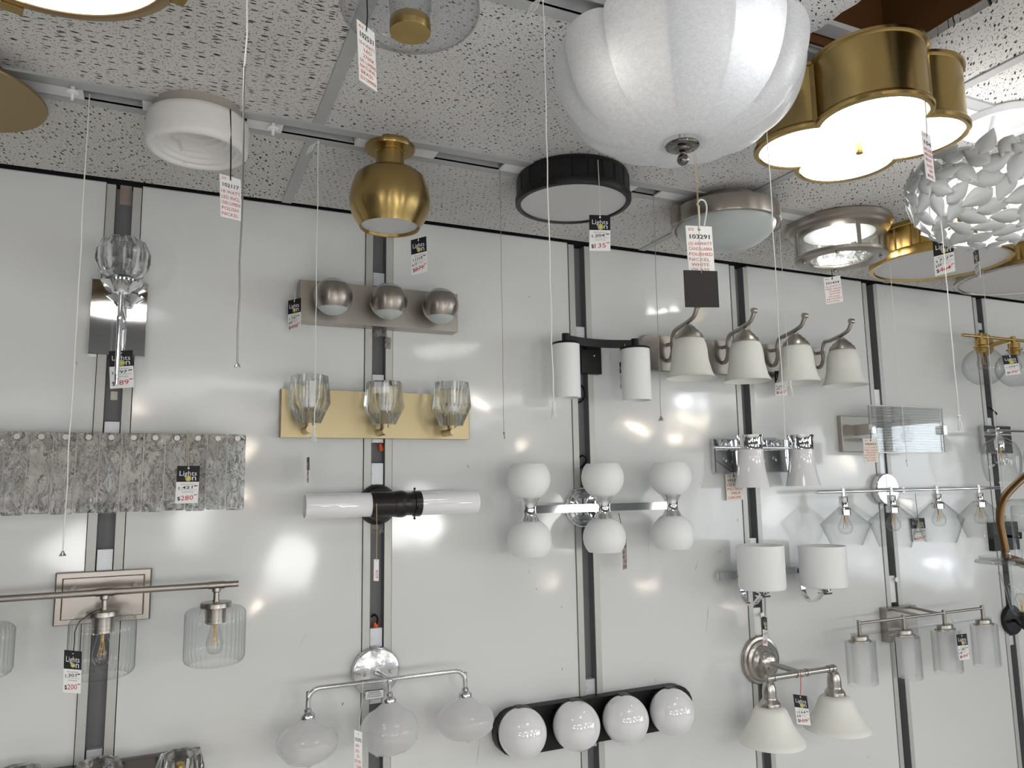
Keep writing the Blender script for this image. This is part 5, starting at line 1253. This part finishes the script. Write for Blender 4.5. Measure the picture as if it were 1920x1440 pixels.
# printed shop tags
shop_tag('black-headed price tag hanging behind the stem of the crystal ball sconce', (204,658.5),(249,656.5),(206.5,729), D-.060, D-.060, '297', '189', hang=(226,640,D-.07), hd=.42)
shop_tag('price tag hooked on the left end of the three sphere bar light', (540.5,564),(564,558.5),(540,623), D-.03, D-.06, '747', '498', '349', True, (553,545,D-.05), M['string'], hd=.44)
shop_tag('price tag hanging under the brass globe light', (770.5,450.5),(799,443),(772.5,516.5), 1.57, 1.545, '1318', '879', '615', True, (784.5,425,1.56), M['string'], hd=.42)
shop_tag('price tag reading 421 and 280 tied to the textured glass slab light', (332.5,873.5),(375,873.5),(328,944), D-.108, D-.108, '421', '280', hang=(352,808,D-.10), cordmat=M['twine'], hd=.43)
shop_tag('price tag reading 301 and 200 on the ribbed glass bar light', (120.5,1218.5),(153.5,1221.5),(118,1298), D-.215, D-.215, '301', '200', hang=[(189,1142,D-.124),(172,1148,D-.20),(148,1166,D-.215),(140,1185,D-.215)], hd=.44)
shop_tag('price tag reading 204 and 135 hanging under the black drum light', (1105,403),(1144,404),(1105,470.5), 1.40, 1.40, '204', '135', hang=(1121,300,1.41), cordmat=M['string'], hd=.42)
shop_tag('price tag reading 717 hanging in front of the gold drum light', (1748.5,453),(1786,443),(1753.5,518), 1.27, 1.24, '717', '464', '330', True, (1762,425,1.26), M['string'], hd=.44)
shop_tag('narrow edge-on price tag hanging below the leaf bowl light', (1825,472.5),(1833.5,466),(1830.5,524), 1.32, 1.26, '195', '129', None, False, (1829,440,1.29), hd=.44)
shop_tag('edge-on price tag tied to the right shade of the two cylinder light', (1161.5,680),(1169,676),(1163.5,731), D-.055, D-.10, '180', '119', hang=(1172,645,D-.10), cordmat=M['string'], hd=.40)
shop_tag('price tag half hidden by the third bell of the four bell light', (1452.5,695.5),(1474,695.5),(1454,742), D-.045, D-.045, '202', '135', '75', True, (1463,668,D-.045), M['string'], hd=.48)
shop_tag('price tag reading 164 on an orange cord between the two ivory bells', (1487,1301.5),(1512.5,1305),(1494.5,1357.5), D-.15, D-.15, '164', '109', '55', True, (1501,1262,D-.145), M['cordred'], .0012, hd=.43)
shop_tag('price tag on a white string in front of the double cylinder bar light', (1793,1190),(1812,1188),(1799,1238), D-.19, D-.19, '287', '191', '140', True, (1783,1159,D-.14), M['string'], hd=.44)
shop_tag('price tag hanging from the second gold globe socket', (1879,667),(1906,664.5),(1886.5,704), D-.187, D-.187, '258', '172', None, True, (1892,645,D-.135), M['string'], hd=.45)
shop_tag('price tag reading 408 seen partly through the second angular glass shade', (1707,972),(1733,971),(1712,1016), D-.006, D-.006, '408', '272', None, True, [(1716,925,D-.086),(1717,936,D-.007)], hd=.44)
shop_tag('edge-on price tag hanging in front of the stepped round nickel plate', (1429.5,1155.5),(1437.5,1158),(1431,1210), D-.10, D-.07, '155', '103', None, True, (1434,1118,D-.105), hd=.45)
shop_tag('edge-on price tag on a thread below the first crystal shade', (575.5,858),(579.5,857),(576,905), D-.03, D-.11, '585', '390', hang=(577,806,D-.07), cordmat=M['string'], cr=.0006, hd=.5)
# hand written tags
hand_tag('tall hand written tag numbered 102531 hanging from the clear dome light', (669,36),(701.5,62),(674,150), .90, .925, '61', '102531', ['10.4 WATT','LED','2700K','665 LUMENS','NATURAL','BRASS','ELV DIMMER'], (688,0,.92), v0=.19, ink='inkorange')
hand_tag('hand written tag numbered 102117 on a black cord below the alabaster drum', (411.5,325.5),(451,337),(413.5,405.5), 1.475, 1.50, '25', '102117', ['18 WATT','LED INCL.','1500 LUMENS','POLISH','NICKEL'], (432,205,1.475), cr=.0012)
hand_tag('hand written tag numbered 103291 hanging on twine below the scalloped bowl light', (1285,423),(1334,425),(1291,513), .96, .96, '25', '103291', ['(3) 60WATT','CANDELABRA','POLISHED','NICKEL','WHITE','GLASS'], (1310,385,.955), M['string'], .0013, ink='inkorange')
hand_tag('narrow red-inked tag hanging between the quatrefoil and the leaf bowl', (1727.5,244),(1744,255),(1737,334), .74, .765, '15', '104', ['ENCLOSED','PRESSED','FROST','GLASS','NAT','BRASS'], (1733,170,.755), M['stringdark'])
hand_tag('hand written tag numbered 101434 under the rippled glass drum light', (1543.5,521.5),(1575,516.5),(1549,571), 1.50, 1.50, '45', '101434', ['(2) 60WATT','MED BASE','CLEAR','WATER','GLASS','BRUSHED','NICKEL'], (1559,506,1.50), ink='inkorange')
hand_tag('hand written tag tucked behind the first flared tumbler shade', (1359.5,890),(1391,888),(1363,939), D-.012, D-.012, '25', '101294', ['(2) 60W','MED BASE','MILK','CHROME'], (1368,842,D-.085), paper='papercream')
hand_tag('hand written tag numbered 102653 in front of the reeded panel sconce', (1618,822.5),(1645,822.5),(1620.5,867), D-.125, D-.125, '45', '102653', ['(1) 75 WATT','MED BASE','SATIN','NICKEL','FLUTED','GLASS'], (1631,805,D-.12), paper='papercream', ink='inkorange')
hand_tag('hand written tag hanging beside the middle cloudy glass drop', (664,1368),(679,1373),(664,1441), D-.20, D-.20, None, '10295', ['60W','LED','GU','SILVER','CLEAR'], (681,1277,D-.112), M['string'], .0007)
hand_tag('edge-on buff tag peeking out under the middle lower globe', (1167,1015),(1175.5,1011),(1168,1069), D-.02, D-.06, None, '10', ['60W','MED','OPAL','CHROME'], (1160,962,D-.09), paper='papercream')
hand_tag('small plain white tag hanging on twine in the channel below the tube light', (701,1048.5),(710.5,1049),(700.5,1089), D-.12, D-.12, None, None, ['102'], (706,944,D-.128), M['twine'], .0008)
# the turned-over charcoal tag on the same twine
t, c = make_card('ceiling_tag_back', 'square charcoal back of a tag below the tag numbered 103291', (1281.5,506.5),(1344.5,508.5),(1285,576), .935, .935, [M['browncard']], [(0,1)], None, None, .001, 'hand written paper tags')
k = MB(); k.tube([Yp(1301,290,.93), Yp(1306,350,.935), Yp(1309,400,.94), Yp(1312,460,.94), c.p(.5,.07,.002)], .0005, 6); k.tube([Yp(1304,290,.93), Yp(1308,345,.935), Yp(1310,400,.94)], .0004, 6); k.build('twine', M['twine'], t)
k = MB(); k.tube(smooth_path([Yp(1307,384,.945),Yp(1312,375,.945),Yp(1321,377,.945),Yp(1325,390,.945),Yp(1323,408,.945),Yp(1320,424,.945)],5), .0014, 6); k.build('string_loop', M['string'], t)

# pull strings
def pull(label, top, y, bot, mat, r, end, endmat=None, chain=0.0, fray=False):
    a = Yp(*top, y); b = Yp(*bot, y)
    if top[1] < 30: a.z = ZCEIL-.003; a.x = a.x
    t = thing('pull_string', label, 'pull string', (a.x, a.y, a.z), 'pull strings from the ceiling tracks')
    m_ = MB(); n = 14; rr = random.Random(int(top[0]))
    r = r*.8; sway = [Vector((rr.uniform(-.0012,.0012), 0, 0)) for _ in range(n+1)]; sway[0] = sway[-1] = Vector((0,0,0))
    pts = [a.lerp(b, i/n)+sway[i] for i in range(n+1)]
    if chain > 0:
        j = int(n*(1-chain)); m_.tube(pts[:j+1], r, 6); m_.build('cord', mat, t)
        cm = MB(); cm.tube(pts[j:], r*.9, 6); cm.build('bead_chain', M['chain'], t)
    else:
        m_.tube(pts, r, 6); m_.build('cord', mat, t)
    k = scl(b); e = MB()
    if end == 'bell':
        s = 5.0/k; e.lathe([(0,s*1.5),(s*.35,s*1.4),(s*.55,s*.9),(s*1.0,0),(s*1.25,-s*.35),(s*1.2,-s*.5),(0,-s*.4)], b, UPV, 18); e.build('end_bell', M['silver'], t)
    elif end == 'tassel':
        s = 1/k
        e.sphere(b, 3.2*s, 10, 6)
        for q in range(7):
            aa = q*.9; d = Vector((math.cos(aa), math.sin(aa), 0)); e.tube([b, b+d*2.5*s-UPV*12*s, b+d*4.5*s-UPV*28*s], [.9*s, 1.1*s, .8*s], 5)
        e.build('tassel', endmat or mat, t)
    elif end == 'knot':
        s = 1/k; e.sphere(b, 2.2*s, 10, 6); e.tube([b, b+Vector((1.5*s,0,-11*s))], 1.0*s, 5); e.build('knot', mat, t)
    if fray:
        f_ = MB()
        for q in range(6): f_.tube(smooth_path([a+Vector((0,0,-.004)), a+Vector((-.006-.002*q,-.004+.002*q,-.010-.001*q)), a+Vector((-.014-.002*q,-.006+.003*q,-.030-.002*(q%3)))],4), .0006, 5)
        f_.sphere(a+Vector((0,0,-.006)), .003, 10, 6); f_.build('frayed_knot', mat, t)
pull('white pull string with a bell end in front of the textured glass slab light', (168,177), 1.555, (117.5,1040), M['string'], .0014, 'bell')
pull('pull string with chain lower half and bell end, right of the alabaster drum', (462.5,2), .955, (445,686), M['string'], .0014, 'bell', None, .62)
pull('white pull string hanging over the first sphere and first crystal shade', (597,262), 1.555, (589,800), M['string'], .0012, 'tassel', fray=True)
pull('thin grey pull string with a knotted end between the second and third channels', (937,318), 1.555, (945,812), M['stringdark'], .0008, 'knot')
pull('pull string with a white tassel passing the left shade of the two cylinder light', (1018,8), .955, (1038,757), M['string'], .0013, 'tassel', M['string'], fray=True)
pull('thin pull string with a small bell right of the two cylinder light', (1225,357), 1.555, (1239.5,787), M['stringdark'], .0009, 'bell')
pull('white pull string falling from beside the lit bowl past the third bell shade', (1427,60), .955, (1475,858), M['string'], .0011, 'knot')
pull('thin white string with a tassel in front of the fourth bell shade', (1458,392), 1.555, (1481,716), M['string'], .0010, 'tassel')
pull('thin white pull string crossing the reeded glass panel', (1662,425), 1.555, (1700,864), M['string'], .0010, 'knot')
pull('white pull string crossing the 717 price tag with a long tassel', (1743,190), .955, (1798,780), M['string'], .0012, 'tassel')
pull('white pull string hanging in front of the gold globe bar light', (1838,448), 1.555, (1875,905), M['string'], .0010, 'knot')

# small things left in the channels
def wirenut(px, py, label):
    c0 = W(px, py, -.012); t = thing('wire_nut', label, 'wire nut', c0, 'orange wire nuts'); b = MB(); b.lathe([(0,.010),(.004,.009),(.0065,0),(.0075,-.010),(0,-.010)], c0, (-.3,-.2,1), 14); b.build('nut_body', M['cordred'], t)
wirenut(714, 838, 'orange wire nut in the channel just below the gold crystal bar light')
wirenut(704, 1173, 'orange wire nut in the channel above the film-covered round plate')
def cable(label, pts, r=.0028):
    P = smooth_path([W(px, py, o) for px, py, o in pts], 6); t = thing('black_cable', label, 'cable', P[0], 'black cables in the channels'); b = MB(); b.tube(P, r, 8); b.build('cable_run', M['cordblack'], t)
cable('black cable curling in the channel below the two cylinder light', [(1088,722,-.018),(1094,728,-.004),(1096,742,-.004),(1090,752,-.014),(1083,755,-.016)])
cable('black cable loop in the channel above the six globe light', [(1086,858,-.018),(1092,854,-.002),(1099,860,.002),(1097,868,-.006),(1088,878,-.018)])
cable('black cable curling in the channel above the film-covered round plate', [(697,1156,-.018),(703,1153,-.004),(708,1160,-.002),(706,1170,-.010)])
cable('black cable loop in the far channel above the tulip glass light', [(1852,763,-.018),(1860,768,.004),(1869,776,.006),(1858,780,-.016)], .0024)
def tape(px, py, w, h, label):
    c0 = W(px, py, .004); t = thing('tape_scrap', label, 'tape', c0, 'crumpled clear tape scraps'); b = MB(); rr = random.Random(px)
    vs = []; fs = []; n = 7
    for i in range(n):
        for j in range(n): vs.append(W(px+(i/(n-1)-.5)*w+rr.uniform(-1.5,1.5), py+(j/(n-1)-.5)*h+rr.uniform(-1.5,1.5), .003+rr.uniform(0,.012)))
    for i in range(n-1):
        for j in range(n-1): fs.append((i*n+j, i*n+j+1, (i+1)*n+j+1, (i+1)*n+j))
    b.add(vs, fs); b.build('tape_film', M['tape'], t, 20)
tape(712, 622, 26, 18, 'crumpled clear tape under the three sphere bar light')
tape(727, 643, 12, 22, 'twisted clear tape tail beside the channel under the three sphere bar light')
tape(707, 988, 24, 24, 'crumpled clear tape under the black tube light')
def whook(px, py, label):
    c0 = W(px, py, -.004); t = thing('wall_hook', label, 'hook', c0, 'white push hooks in the wall channels'); b = MB(); b.lathe([(0,0),(.0035,0),(.004,.010),(.0085,.012),(.0085,.015),(0,.016)], c0, OUT, 16); b.build('hook_body', M['whiteplastic'], t)
whook(1424, 1152, 'white push hook in the channel above the stepped round nickel plate')
whook(1675, 1086, 'white push hook in the channel above the double cylinder bar light')
